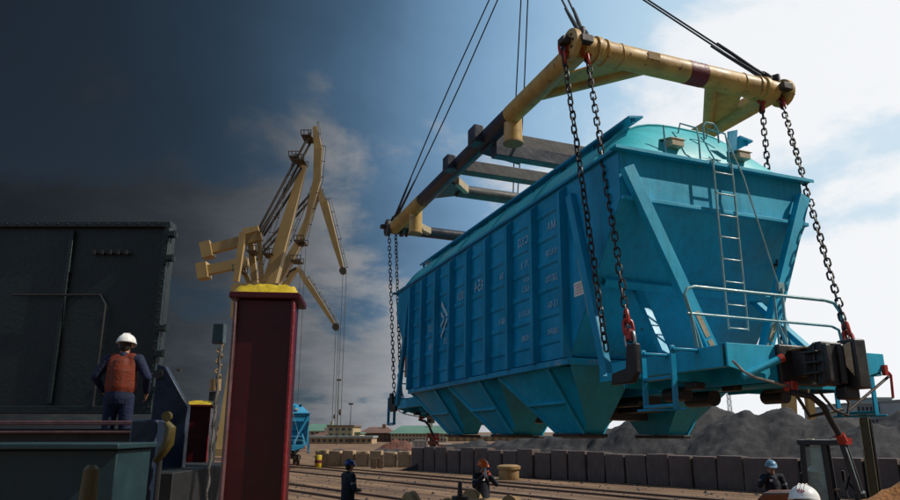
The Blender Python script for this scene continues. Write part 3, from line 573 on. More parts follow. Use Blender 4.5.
for x,s in ((X0,1),(X1,-1)):
    a=(x+s*1.25,U0+.03,FZ-.03); b=(x,2.35,FZ-.03)
    F(MB().tube([a,b],.10,16),'corner_brace',YB)
    m=MB(); p=[V(x+s*.55,U0+.10,FZ-.03),V(x+s*1.30,U0+.10,FZ-.03),V(x+s*.12,2.35,FZ-.03),V(x+s*.12,1.5,FZ-.03)]; m.plate(p,.03); F(m,'corner_gusset',YB)
    m=MB(); p=[V(x+s*.12,U1-1.0,FZ),V(x+s*.12,U1-.1,FZ),V(x+s*1.0,U1-.1,FZ)]; m.plate(p,.03); F(m,'corner_gusset',M['cream'])
    # end nodes
    for u,q in ((U0,-1),(U1,1)):
        nd=F(MB().lathe([(.20,0),(.235,.01),(.235,.10),(.20,.11)],(x-s*.12,u+q*.02,FZ),axis=(-s,0,0) if True else (0,q,0),seg=28),'end_disc',YB if q<0 else GB,bev=.006)
        m=MB()
        for k in range(8): t=k*math.pi/4; m.tube([(x-s*.22,u+q*.02+.14*math.cos(t),FZ+.14*math.sin(t)),(x-s*.245,u+q*.02+.14*math.cos(t),FZ+.14*math.sin(t))],.022,8)
        F(m,'disc_bolt',M['cast'],nd)
        m=MB(); m.plate([(x-s*.02,u+q*.15,FZ+.02),(x-s*.02,u-q*.25,FZ+.16),(x-s*.02,u-q*.10,FZ+.34),(x-s*.02,u+q*.14,FZ+.28)],.05); m.box((x-s*.30,u+q*.03,FZ+.02),(.14,.16,.10)); m.box((x-s*.05,u+q*.22,FZ),(.20,.12,.12))
        F(m,'rope_lug',M['cast'],bev=.012)
        m=MB(); m.tube([(x+s*.2,u,FZ),(x+s*.28,u,FZ)],.215,24); m.tube([(x+s*.36,u,FZ),(x+s*.40,u,FZ)],.205,24); F(m,'collar_ring',YB if q<0 else GB,bev=.008)
# cross bars
for u,z,hh,ww,over in ((4.30,FZ+.0,.30,.30,.30),(5.75,FZ-.02,.26,.26,.30)):
    b=F(MB().box(((X0+X1)/2,u,z),(X1-X0+.3,ww,hh)),'cross_bar',GB,bev=.012)
    for x,s in ((X0,-1),(X1,1)): F(MB().box((x+s*.22,u,z+.03),(.20,ww+.04,hh+.05)),'cross_bar_end',DB,b,bev=.02)
F(MB().box(((X0+X1)/2,4.05,FZ-.32),(X1-X0-.1,.24,.26)),'cross_bar',DB,bev=.012)
for x,s in ((X0,1),(X1,-1)): F(MB().plate([(x,3.95,FZ-.1),(x,4.55,FZ-.1),(x+s*.75,4.35,FZ-.30),(x+s*.75,3.98,FZ-.30)],.22),'bar_haunch',DB,bev=.01)
F(MB().tube([(X0+.5,7.15,FZ-.02),(X1-.5,7.15,FZ-.02)],.15,20),'round_cross_bar',GB)
for x,s in ((X0,1),(X1,-1)):
    F(MB().plate([(x+s*.10,6.55,FZ-.02),(x+s*.10,7.75,FZ-.02),(x+s*.62,7.32,FZ-.02),(x+s*.62,7.0,FZ-.02)],.12),'bar_gusset',DB)
    F(MB().plate([(x+s*.24,6.60,FZ-.03),(x+s*.30,6.50,FZ-.03),(x+s*.72,6.96,FZ-.03),(x+s*.72,7.14,FZ-.03)],.17),'gusset_edge',M['cream'])
    F(MB().plate([(x+s*.24,9.95,FZ-.03),(x+s*.34,9.9,FZ-.03),(x+s*1.0,10.42,FZ-.03),(x+s*1.0,10.66,FZ-.03)],.17),'gusset_edge',M['cream'])
# ================================================================ CHAINS AND ROPES
def link_pts(p,d,n,L_,w,N=16):
    pts=[]
    for k in range(N):
        t=2*math.pi*k/N; x=math.cos(t); y=math.sin(t)
        a=(L_/2-w/2)*(1 if x>0 else -1)*(1 if abs(x)>1e-6 else 0)
        pts.append(p+d*(a+x*w/2)+n*(y*w/2))
    return pts
def chain(p,q,label,group,pitch=.110,wire=.0132,red_top=True,red_bot=False,side=0):
    p,q=V(p),V(q); T=empty('lifting_chain',q,0,label,'chain',group)
    P0=p-q; d=(-P0).normalized(); Ld=P0.length; a=d.cross(Vector((0,1,0))).normalized(); b=d.cross(a)
    n=int(Ld/pitch); pt=Ld/n; m=MB(); tw=random.uniform(0,6)
    for k in range(n):
        t=tw+k*math.pi/2+.15*math.sin(k*.35+tw); nn=a*math.cos(t)+b*math.sin(t)
        sag=(a*math.sin(k*1.9+tw)+b*math.cos(k*2.3))*.006
        m.tube(link_pts(P0+d*(pt*(k+.5))+sag,d,nn,pt+wire*2.1,.072),wire,6,closed=True)
    m.build('chain_links',M['chain'],T)
    if red_top:
        m=MB(); m.tube(link_pts(P0+d*.05,d,a,.20,.11),.022,8,closed=True); m.tube(link_pts(P0+d*.20,d,b,.19,.10),.022,8,closed=True); m.build('top_shackle',M['red_link'],T)
    if red_bot:
        m=MB(); e=Vector((0,0,0)); m.tube(link_pts(e-d*.17,d,a,.20,.11),.024,8,closed=True); m.tube([e-d*.14,e-d*.02],.05,10); m.tube(link_pts(e-d*.31,d,b,.18,.10),.023,8,closed=True); m.build('bottom_hook',M['red_link'],T)
        m=MB(); m.tube(link_pts(e-d*.02,d,a*.6+b*.8,.22,.14),.02,8,closed=True); m.build('bow_shackle',M['steel'],T)
    return T
G='chains between the lifting frame and the teal wagon'
chain(WW(X0+.05,U0-.06,FZ-.05),WW(-.04,-.10,.02),'dark chain ending in a red hook at the near corner of the wagon',G,red_bot=True)
chain(WW(X0-.30,U0+.02,FZ-.03),WW(-.10,.34,-.05),'dark chain left of the red hooked one, beside the sloping corner channel',G)
chain(WW(X1+.12,U0-.02,FZ-.05),WW(1.90,-1.20,-.02) if False else WW(2.52,-.98,-.05),'dark chain at the far right ending in a red link beside the coupler',G,red_bot=True)
chain(WW(X1-.22,U0+.05,FZ-.10),WW(2.62,.15,-.05),'dark chain passing behind the wagon roof and out behind the handrail',G)
chain(WW(X0-.12,U1+.05,FZ-.10),WW(.0,L+.05,-.10),'leftmost dark chain at the far end of the teal wagon',G,red_top=False)
chain(WW(X0+.06,U1+.0,FZ-.10),WW(.05,L-.35,-.10),'inner dark chain of the pair at the far end of the wagon',G,red_top=False)
AP=WW(1.8,5.85,11.3)
def sling(a,label,off=.09,thick=True):
    T=empty('rope_sling',a,0,label,'wire rope','wire rope slings holding the lifting frame')
    A=V(a); d=(AP-A); dn=d.normalized(); sx=dn.cross(Vector((0,1,0))).normalized()
    for i,sg in enumerate((-1,1)):
        p=[sx*(sg*.03)]
        for k in range(1,9):
            t=k/8; p.append(d*t+sx*(sg*(.03+(off-.03)*min(1,t*2.2)*(1-.6*t))))
        MB().tube(p,.017,8).build('rope',M['rope'],T)
        m=MB(); m.tube([p[0]+dn*.05,p[0]+dn*.3,p[0]+dn*.9+sx*sg*.02,p[0]+dn*1.3+sx*sg*.035],.03,8,radii=[.038,.034,.03,.019]); m.build('spliced_end',M['rope'],T)
    m=MB(); m.tube(link_pts(dn*.02,dn,sx,.26,.16),.03,8,closed=True); m.build('rope_shackle',M['cast'],T)
    return T
sling(WW(X0+.02,U0,FZ+.24),'pair of dark wire ropes rising from the nearest corner of the frame')
sling(WW(X0+.0,U1,FZ+.20),'pair of dark wire ropes slanting from the far left corner of the frame',off=.16)
sling(WW(X1,U1,FZ+.20),'pair of dark wire ropes hanging plumb behind the dark cross bars',off=.14)
sling(WW(X1-.15,U0,FZ+.24),'dark wire rope slanting down to the right end of the yellow front beam',off=.03)
T=empty('crane_hook',AP,0,'dark steel crane hook block high above the lifting frame','crane hook')
m=MB(); m.tube([(0,0,.9),(0,0,.5),(.12,0,.25),(.30,0,0),(.2,0,-.25),(0,0,-.32),(-.22,0,-.2),(-.28,0,.02)],.1,12,radii=[.08,.08,.1,.12,.13,.13,.09,.03]); m.build('hook',M['cast'],T)
m=MB(); m.box((0,0,1.5),(.5,.9,1.2)); m.build('sheave_block',M['yellow_beam'],T,bev=.05)
m=MB()
for x in (-.2,.2): m.tube([(x,0,2.0),(x,0,24)],.02,8)
m.build('hoist_rope',M['rope'],T)
# ================================================================ FOREGROUND POSTS
def red_post(base,ztop,wd,rz,label,detail=True):
    T=empty('steel_post',base,rz,label,'post','dark red steel posts with yellow tops'); b=ztop
    m=MB(); m.box((0,0,(b-.12)/2),(wd*.92,wd*.8,b-.12)); m.build('post_body',M['post_red'],T,bev=.006)
    m=MB(); m.box((wd*.47,-wd*.42,(b-.12)/2),(.022,.10,b-.13)); m.build('post_flange',M['post_edge'],T,bev=.006)
    m=MB(); m.box((-wd*.47,-wd*.42,(b-.12)/2),(.022,.10,b-.13)); m.build('post_flange',M['post_grey'],T,bev=.006)
    m=MB(); m.box((0,.0,b-.095),(wd*1.16,wd*1.1,.045)); m.build('cap_plate',M['post_red'],T,bev=.008)
    m=MB(); s=random.Random(3); 
    # brushed-on thick yellow paint lump on the cap
    N=14; top=[]
    for i in range(N+1):
        for j in range(7):
            x=-wd*.52+wd*1.04*i/N; y=-wd*.5+wd*j/6; e=(i in(0,N)) or (j in(0,6)); top.append((x+s.uniform(-.004,.004),y,b-.072+(0 if e else .066+s.uniform(-.010,.012))))
    m.v=top; m.f=[(i*7+j,i*7+j+1,(i+1)*7+j+1,(i+1)*7+j) for i in range(N) for j in range(6)]
    m.build('yellow_top',M['yellow'],T,ang=80)
    if detail:
        m=MB(); m.plate([(-wd*.50,.12,b-.10),(-wd*.50,.62,b-.10),(-wd*.50,.62,b-.20),(-wd*.50,.14,b-.62)],.02); m.build('side_bracket',M['hatch'],T,bev=.003)
    return T
pp=at(263,283,5)
red_post((pp.x+.004,5.2,0),pp.z,.435,R_(6),'tall dark red steel post with thick yellow paint on top, the nearest one')
pp=at(202,401,13); red_post((pp.x,13,0),pp.z,.42,R_(8),'second dark red post with yellow top, just left of the nearest post',False)
pp=at(186,410,19); red_post((pp.x,19,0),pp.z,.42,R_(8),'furthest and smallest dark red post, half hidden by the second one',False)
# mottled rope hanging between the posts
a=at(221,345,8); m=MB(); pts=[]
for k in range(60):
    z=a.z-.05*k; pts.append((a.x+.008*math.sin(k*1.3)-.0006*k,8+.018*math.cos(k*1.3),z))
    if z<.02: break
m.tube(pts,.016,8); tag(m.build('mooring_rope',M['galv']),'mottled pale rope hanging down left of the nearest red post','rope')
T=empty('mooring_winch',(at(214.5,395,22).x,22,0),0,'small drum winch with curled brass strap on a tall stand between red posts','winch')
zt=at(211,338,22).z
m=MB(); m.box((0,0,at(0,392,22).z/2),(.25,.25,at(0,392,22).z)); m.build('stand',M['deck_dark'],T)
zc=at(0,385,22).z; m=MB(); m.lathe([(.0,-.18),(.17,-.18),(.17,.18),(.0,.18)],(0,0,zc)); m.build('drum',M['tan_iron'],T)
m=MB(); m.tube([(.05+.10*math.sin(k*.9),.1*math.cos(k*.9),zc+.2+k*.045) for k in range(26)],.028,8); m.build('curled_strap',M['tan_iron'],T)
m=MB(); m.box((0,0,zt+.12),(.34,.34,.62)); m.build('teal_housing',M['deck_teal'],T,bev=.02)
# ================================================================ SHIP'S HATCH COVER AND DECK GEAR AT THE LEFT
tr=at(172,222,11); bl=at(172,414,11)
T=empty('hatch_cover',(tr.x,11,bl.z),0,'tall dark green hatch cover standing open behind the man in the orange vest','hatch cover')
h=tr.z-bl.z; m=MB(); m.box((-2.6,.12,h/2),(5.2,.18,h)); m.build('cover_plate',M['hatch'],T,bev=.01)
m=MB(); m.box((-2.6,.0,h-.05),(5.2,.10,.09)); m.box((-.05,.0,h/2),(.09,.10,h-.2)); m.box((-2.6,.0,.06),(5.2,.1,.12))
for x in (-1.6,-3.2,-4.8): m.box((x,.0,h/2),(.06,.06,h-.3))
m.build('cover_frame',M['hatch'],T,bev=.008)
for zf in (.93,.80,.43,.30,.12):
    m=MB(); m.box((.03,.0,h*zf),(.12,.16,.08)); m.tube([(.08,-.02,h*zf-.06),(.08,-.02,h*zf+.06)],.03,8); m.build('cleat',M['hatch'],T)
m=MB()
for k in range(5): m.box((-1.2+k*.13,-.03,h*.83),(.045,.06,.07))
m.box((-.94,-.01,h*.83),(.62,.03,.03))
m.build('latch_bar',M['deck_dark'],T)
m=MB()
for k in range(24):
    z=.1+k*(h-.2)/23; m.lathe([(.018,0),(.014,.012),(0,.014)],(-.05,-.05,z),axis=(0,-1,0),seg=8)
for k in range(30): m.lathe([(.018,0),(.014,.012),(0,.014)],(-.2-k*.165,-.05,h-.05),axis=(0,-1,0),seg=8)
tag(m.build('bolt_rows',M['deck_dark'],T),kind='stuff')
m=MB(); m.tube([(-.9,-.04,.1),(-.9,-.05,h*.55),(-1.0,-.05,h*.6),(-2.4,-.05,h*.6)],.018,8); m.build('hydraulic_pipe',M['deck_dark'],T)
# deck platform
dz=1.95
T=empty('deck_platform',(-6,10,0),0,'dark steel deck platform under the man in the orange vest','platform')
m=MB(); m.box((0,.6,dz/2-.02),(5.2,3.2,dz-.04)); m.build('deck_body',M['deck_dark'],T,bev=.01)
cz=at(0,419,9).z
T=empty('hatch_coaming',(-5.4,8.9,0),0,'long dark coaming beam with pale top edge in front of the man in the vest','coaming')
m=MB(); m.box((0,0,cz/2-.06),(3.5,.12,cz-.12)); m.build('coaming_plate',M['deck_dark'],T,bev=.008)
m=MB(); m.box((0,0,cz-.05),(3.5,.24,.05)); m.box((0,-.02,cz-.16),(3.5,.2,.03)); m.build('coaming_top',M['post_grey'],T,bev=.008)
# teal plank and box
p0=at(60,440,6.5); p1=at(150,446,6.8)
T=empty('deck_box',(p0.x,6.6,0),R_(3),'long faded teal steel box below the coaming at the lower left','steel box')
m=MB(); m.box((-.05,0,p0.z-.33),(1.36,.8,.5)); m.build('box_body',M['deck_teal'],T,bev=.01)
m=MB(); m.box((-.05,-.02,p0.z-.05),(1.44,.95,.05)); m.build('box_lid',M['deck_teal'],T,bev=.01)
m=MB()
for x in (-.6,.5): m.box((x,0,(p0.z-.58)/2),(.1,.5,p0.z-.58))
m.build('box_leg',M['deck_dark'],T)
q=at(92,465,5.6)
m=MB(); m.lathe([(.16,0),(.15,.02),(.055,q.z-.03),(.03,q.z),(.0,q.z)],(0,0,0),seg=18); o=m.build('marker_cone',M['deck_yellow']); o.location=(q.x,5.6,0); tag(o,'tall narrow dull yellow cone in front of the teal box','cone')
# blue upright and diagonal arm
q=at(149,420,8.2); m=MB(); m.box((0,0,q.z/2),(.30,.25,q.z)); o=m.build('blue_upright',M['deck_blue'],bev=.02); o.location=(q.x,8.2,0); tag(o,'deep blue steel upright right of the teal box','steel upright')
a=at(160,368,10.5); b=at(189,408,10.5); T=empty('steel_wedge',(a.x,10.5,0),0,'dark blue wedge shaped arm leaning beside the open hatch cover','arm')
m=MB(); m.plate([V(-.02,0,a.z+.05),V(.10,0,a.z+.02),V(b.x-a.x,0,b.z+.02),V(b.x-a.x,0,.4),V(-.05,0,.2)],.14); m.build('arm_plate',M['deck_blue'],T,bev=.01)
m=MB(); m.tube([(.02,-.1,a.z-.1),(.02,.1,a.z-.1)],.07,14); m.build('arm_pin',M['deck_dark'],T)
q=at(163,438,7.6); T=empty('yellow_hook',(q.x,7.6,0),0,'dull yellow hook shackle on a stand beside the blue upright','hook')
m=MB(); m.tube([(.02,0,q.z+.16),(.07,0,q.z+.10),(.06,0,q.z-.05),(.0,0,q.z-.16),(-.06,0,q.z-.24)],.05,10,radii=[.03,.055,.06,.05,.03]); m.lathe([(.05,-.03),(.05,.03)],(.02,0,q.z+.22),axis=(0,1,0)); m.build('hook_body',M['deck_yellow'],T)
m=MB(); m.tube([(-.02,.02,0),(-.02,.02,q.z-.1)],.03,8); m.build('hook_stand',M['deck_dark'],T)
# ================================================================ PEOPLE
def hand(mb,wr,d,palm_n,side,curl=.5,r=.0095):
    """palm and five fingers from the wrist along d; palm_n = the way the palm faces"""
    d=V(d).normalized(); pn=V(palm_n); pn=(pn-d*pn.dot(d)).normalized(); ac=d.cross(pn)*side
    mb.capsule(wr,.026,V(wr)+d*.03,.03); 
    for k in(-1.5,-.5,.5,1.5): mb.capsule(V(wr)+d*.02+ac*k*.012,.014,V(wr)+d*.085+ac*k*.020,.0125,8)
    for k,l in ((-1.5,.062),(-.5,.074),(.5,.08),(1.5,.07)):
        p=V(wr)+d*.088+ac*k*.021; dd=d.copy()
        for j in range(3):
            ang=curl*(.5+.5*j); dd=(d*math.cos(ang)+pn*math.sin(ang)); q=p+dd*(l*(.45,.32,.23)[j]); mb.capsule(p,r,q,r*.92,8); p=q
    p=V(wr)+d*.025+ac*.028; q=p+(d*.6+ac*.6+pn*.35).normalized()*.045; mb.capsule(p,.0135,q,.011,8); mb.capsule(q,.011,q+(d*.9+ac*.15+pn*.45).normalized()*.035,.0095,8)
def remesh(o,vox,it=3):
    r=o.modifiers.new('r','REMESH'); r.mode='VOXEL'; r.voxel_size=vox; s=o.modifiers.new('s','SMOOTH'); s.iterations=it; s.factor=.5
    bake(o); o.data.shade_smooth(); return o
def person(loc,rz,label,pose,helm,jacket,trousers,vest=False,gloves=False,scale=1.0,vox=.012,extra=None):
    T=empty('person',loc,rz,label,'person'); T.scale=(scale,)*3
    J={'pel':(0,0,.96),'ch':(0,.0,1.26),'neck':(0,.0,1.46),'head':(0,.02,1.62)}
    for s,n in((-1,'L'),(1,'R')):
        J['sh'+n]=(s*.185,0,1.41); J['el'+n]=(s*.25,-.02,1.13); J['wr'+n]=(s*.25,.08,.89); J['hip'+n]=(s*.09,0,.92); J['kn'+n]=(s*.11,.02,.50); J['an'+n]=(s*.12,-.03,.09)
    J.update({k:v for k,v in pose.items() if isinstance(v,tuple)}); J={k:V(v) for k,v in J.items()}
    hd=J['head']; up=(hd-J['neck']).normalized()
    b=MB()
    # head: skull, face, jaw, nose, brow, ears, neck
    b.capsule(hd+V(0,-.015,.03),.086,hd+V(0,-.005,.035),.088); b.capsule(hd+V(0,.02,-.01),.07,hd+V(0,.035,-.055),.05); b.capsule(hd+V(0,.05,-.075),.028,hd+V(0,.055,-.08),.03)
    b.capsule(hd+V(0,.085,.02),.010,hd+V(0,.108,-.018),.014); b.capsule(hd+V(-.03,.075,.03),.012,hd+V(.03,.075,.03),.012)
    b.capsule(hd+V(-.018,.083,-.045),.009,hd+V(.018,.083,-.045),.009)
    for s in(-1,1): b.capsule(hd+V(s*.082,-.01,.018),.012,hd+V(s*.085,-.012,-.018),.010)
    b.capsule(J['neck']-V(0,0,.03),.062,hd+V(0,-.01,-.04),.056)
    b.capsule(J['ch'],.13,J['neck']-V(0,0,.10),.11); b.capsule(J['pel'],.13,J['ch'],.125)
    for s,n in((-1,'L'),(1,'R')):
        b.capsule(J['neck']-V(0,0,.06),.07,J['sh'+n],.06); b.capsule(J['sh'+n],.055,J['el'+n],.042); b.capsule(J['el'+n],.042,J['wr'+n],.027)
        b.capsule(J['hip'+n],.085,J['kn'+n],.058); b.capsule(J['kn'+n],.055,J['an'+n],.038); b.capsule(J['an'+n]-V(0,0,.02),.04,J['an'+n]+V(0,.15,-.05),.032)
        dd=(J['wr'+n]-J['el'+n]); hand(b,J['wr'+n],pose.get('hd'+n,dd),pose.get('pn'+n,(-s,.1,0)),s,pose.get('curl',.5))
    body=remesh(b.build('body',M['skin'],T),.0085,2)
    for s in(-1,1): MB().capsule(hd+V(s*.031,.083,.014),.009,hd+V(s*.031,.084,.014),.009,8).build('eye',M['eye'],T)
    # hair at the nape
    m=MB(); m.capsule(hd+V(0,-.035,.04),.085,hd+V(0,-.04,-.02),.072); m.build('hair',M['hair'],T)
    # jacket
    m=MB(); lowz=pose.get('hem',.84)
    m.capsule(J['pel']+V(0,0,lowz-.90),.165,J['ch'],.155,16); m.capsule(J['ch'],.155,J['neck']-V(0,0,.12),.135,16)
    for s,n in((-1,'L'),(1,'R')):
        m.capsule(J['neck']-V(0,0,.07),.085,J['sh'+n],.078); m.capsule(J['sh'+n],.077,J['el'+n],.062); wr=J['el'+n].lerp(J['wr'+n],.93); m.capsule(J['el'+n],.06,wr,.042)
        m.capsule(J['pel']+V(s*.06,0,lowz-.90),.13,J['ch']+V(s*.06,0,0),.12)
    m.capsule(J['neck']-V(0,0,.05),.085,J['neck']+V(0,-.005,.0),.075)
    jk=remesh(m.build('jacket',jacket,T),vox,3)
    # trousers
    m=MB(); m.capsule(J['pel'],.14,J['pel']-V(0,0,.05),.14)
    for s,n in((-1,'L'),(1,'R')):
        m.capsule(J['hip'+n],.108,J['kn'+n],.083); m.capsule(J['kn'+n],.082,J['an'+n]+V(0,0,.03),.072)
    remesh(m.build('trousers',trousers,T),vox,3)
    for n in 'LR':
        m=MB(); a=J['an'+n]; m.capsule(a+V(0,0,.04),.062,a-V(0,.0,.03),.06); m.capsule(a+V(0,-.02,-.045),.05,a+V(0,.17,-.045),.045); 
        for i,v in enumerate(m.v): m.v[i]=(v[0],v[1],max(v[2],a.z-.09))
        remesh(m.build('boot',M['boot'],T),.012,2)
    if vest:
        m=MB(); m.capsule(J['pel']+V(0,0,.08),.178,J['ch'],.172,18); m.capsule(J['ch'],.172,J['neck']-V(0,0,.13),.15,18)
        for s in(-1,1): m.capsule(J['pel']+V(s*.065,0,.08),.142,J['ch']+V(s*.065,0,0),.138,16); m.capsule(J['ch']+V(s*.08,0,0),.13,V(s*.13,0,1.41),.085,16)
        m.capsule(V(-.12,0,1.43),.08,V(.12,0,1.43),.08)
        vt=remesh(m.build('vest',M['vest'],T),vox,3)
    if gloves:
        for n in 'LR':
            s=-1 if n=='L' else 1; m=MB(); dd=(J['wr'+n]-J['el'+n]); hand(m,J['wr'+n],pose.get('hd'+n,dd),pose.get('pn'+n,(-s,.1,0)),s,pose.get('curl',.5),r=.0125); m.capsule(J['wr'+n]-dd.normalized()*.04,.04,J['wr'+n],.036)
            remesh(m.build('glove',M['glove'],T),.0085,2)
    # helmet: shell, ridge, brim and peak
    hc=hd+V(0,-.005,.045); m=MB(); prof=[]
    for k in range(9): t=k/8*math.pi/2; prof.append((.128*math.cos(t),.118*math.sin(t)))
    prof=[(.120,-.012),(.136,-.012),(.137,.0)]+prof
    m.lathe(prof,(0,0,0),seg=32)
    # forward peak
    pk=[]
    for k in range(13):
        t=-.95+1.9*k/12; pk.append((.130*math.sin(t),.130*math.cos(t)))
    o_=len(m.v)
    for x,y in pk: m.v+= [(x*.97,y*.97,.008),(x*1.05,y*1.0+.055*max(0,1-(x/.125)**2),-.020),(x*1.05,y*1.0+.055*max(0,1-(x/.125)**2),-.028),(x*.97,y*.97,-.010)]
    for k in range(12):
        for j in range(4): l=(j+1)%4; m.f.append((o_+4*k+j,o_+4*k+l,o_+4*(k+1)+l,o_+4*(k+1)+j))
    for sx in(-.03,0,.03): m.tube([(sx,.118*math.cos(t)*1.0,.004+.121*math.sin(t)) for t in [a*math.pi/12 for a in range(1,12)]],.0035,6)
    hl=m.build('helmet',helm,T,ang=50); hl.location=hc; hl.rotation_euler=(R_(-6)+pose.get('tilt',0),0,pose.get('turn',0)); hl.scale=(.98,1.12,1.05)
    if extra: extra(T,J,hl)
    return T
def badge(T,J,hl):
    m=MB(); m.box((J['ch'].x+.07,J['ch'].y+.165,J['ch'].z+.08),(.07,.012,.05)); m.build('chest_badge',M['sticker'],T)
    for n in 'LR':
        e=J['el'+n].lerp(J['sh'+n],.45); m=MB(); d=(J['sh'+n]-J['el'+n]).normalized(); m.tube([e-d*.02,e+d*.02],.074,16); m.build('reflective_band',M['reflective'],T)
# man in navy with dark blue helmet
p=at(349,459,17.4); person((p.x,17.4,-.02),R_(-50),'man in navy workwear and dark blue helmet standing alone on the dirt',
   {'elL':(-.24,.04,1.13),'wrL':(-.12,.22,1.12),'elR':(.25,.02,1.12),'wrR':(.15,.22,1.08),'hdL':(.6,.6,0),'pnL':(0,0,-1),'hdR':(-.3,.8,0),'pnR':(-1,0,0),'curl':.8,'head':(0,.03,1.62)},M['helm_blue'],M['navy'],M['navy'],extra=badge)
# orange-helmet man holding a pale tube to his face
def tube_x(T,J,hl):
    a=V(.02,.16,1.60); b=V(.20,.46,1.42)
    m=MB(); m.tube([a,b],.02,12,radii=[.022,.03]); o=m.build('pale_tube',M['pale_tube']); 
    o.parent=None; o.matrix_world=T.matrix_basis.copy() if False else Matrix.LocRotScale(T.location,T.rotation_euler,T.scale); tag(o,'pale blue tube held up to the face of the man in the orange helmet','tube')
    badge(T,J,hl)
p=at(482,456,17.4); person((p.x,17.4,-.02),R_(-150),'man in dark suit, orange helmet and red gloves holding a pale tube to his face',
   {'elL':(-.30,.16,1.22),'wrL':(-.06,.20,1.47),'elR':(.30,.14,1.20),'wrR':(.13,.30,1.43),'hdL':(.6,.3,.5),'pnL':(.4,.6,-.3),'hdR':(-.5,.5,.4),'pnR':(-.5,.6,0),'curl':1.1,'head':(.0,.04,1.62)},M['helm_orange'],M['navy'],M['navy'],gloves=True,extra=tube_x)
# man by the forklift
p=at(770,457,17); person((p.x,17,-.02),R_(170),'man in navy and pale blue helmet, hand at his face, left of the forklift',
   {'elR':(.30,.08,1.22),'wrR':(.09,.17,1.50),'hdR':(-.3,.1,.9),'pnR':(-.2,-1,0),'curl':.5,'elL':(-.27,0,1.12),'wrL':(-.22,.16,.95)},M['helm_grey'],M['navy'],M['navy'],extra=badge)
# near man, only his white helmet shows
def emblem(T,J,hl):
    m=MB(); 
    for (x,z) in ((-.026,.060),(-.008,.066),(.012,.062),(.028,.054),(-.015,.048),(.008,.046)):
        y=-math.sqrt(max(0,.1295**2-x*x-(z*1.05)**2)); m.box((x,y-.001,z),(.012,.008,.010))
    m.build('helmet_emblem',M['sticker_red'],hl)
p=at(802,484,6.5); person((p.x,6.5,p.z-1.795),R_(-38),'near man at the bottom edge in a white helmet with a small red mark',
   {'head':(.0,.03,1.62),'tilt':R_(-4)},M['helm_white'],M['navy'],M['navy'],extra=emblem)
# man in the vest, seen from behind
p=at(127,332,9.6); person((p.x,9.6,dz),R_(6),'man seen from behind in an orange vest and white helmet on the ship deck',
   {'elL':(-.34,-.01,1.18),'wrL':(-.27,.16,1.0),'elR':(.34,-.01,1.18),'wrR':(.30,.15,.98),'head':(0,.03,1.61),'shL':(-.20,0,1.42),'shR':(.20,0,1.42)},M['helm_white'],M['blue_trousers'],M['blue_trousers'],vest=True,scale=(p.z-dz)/1.80)
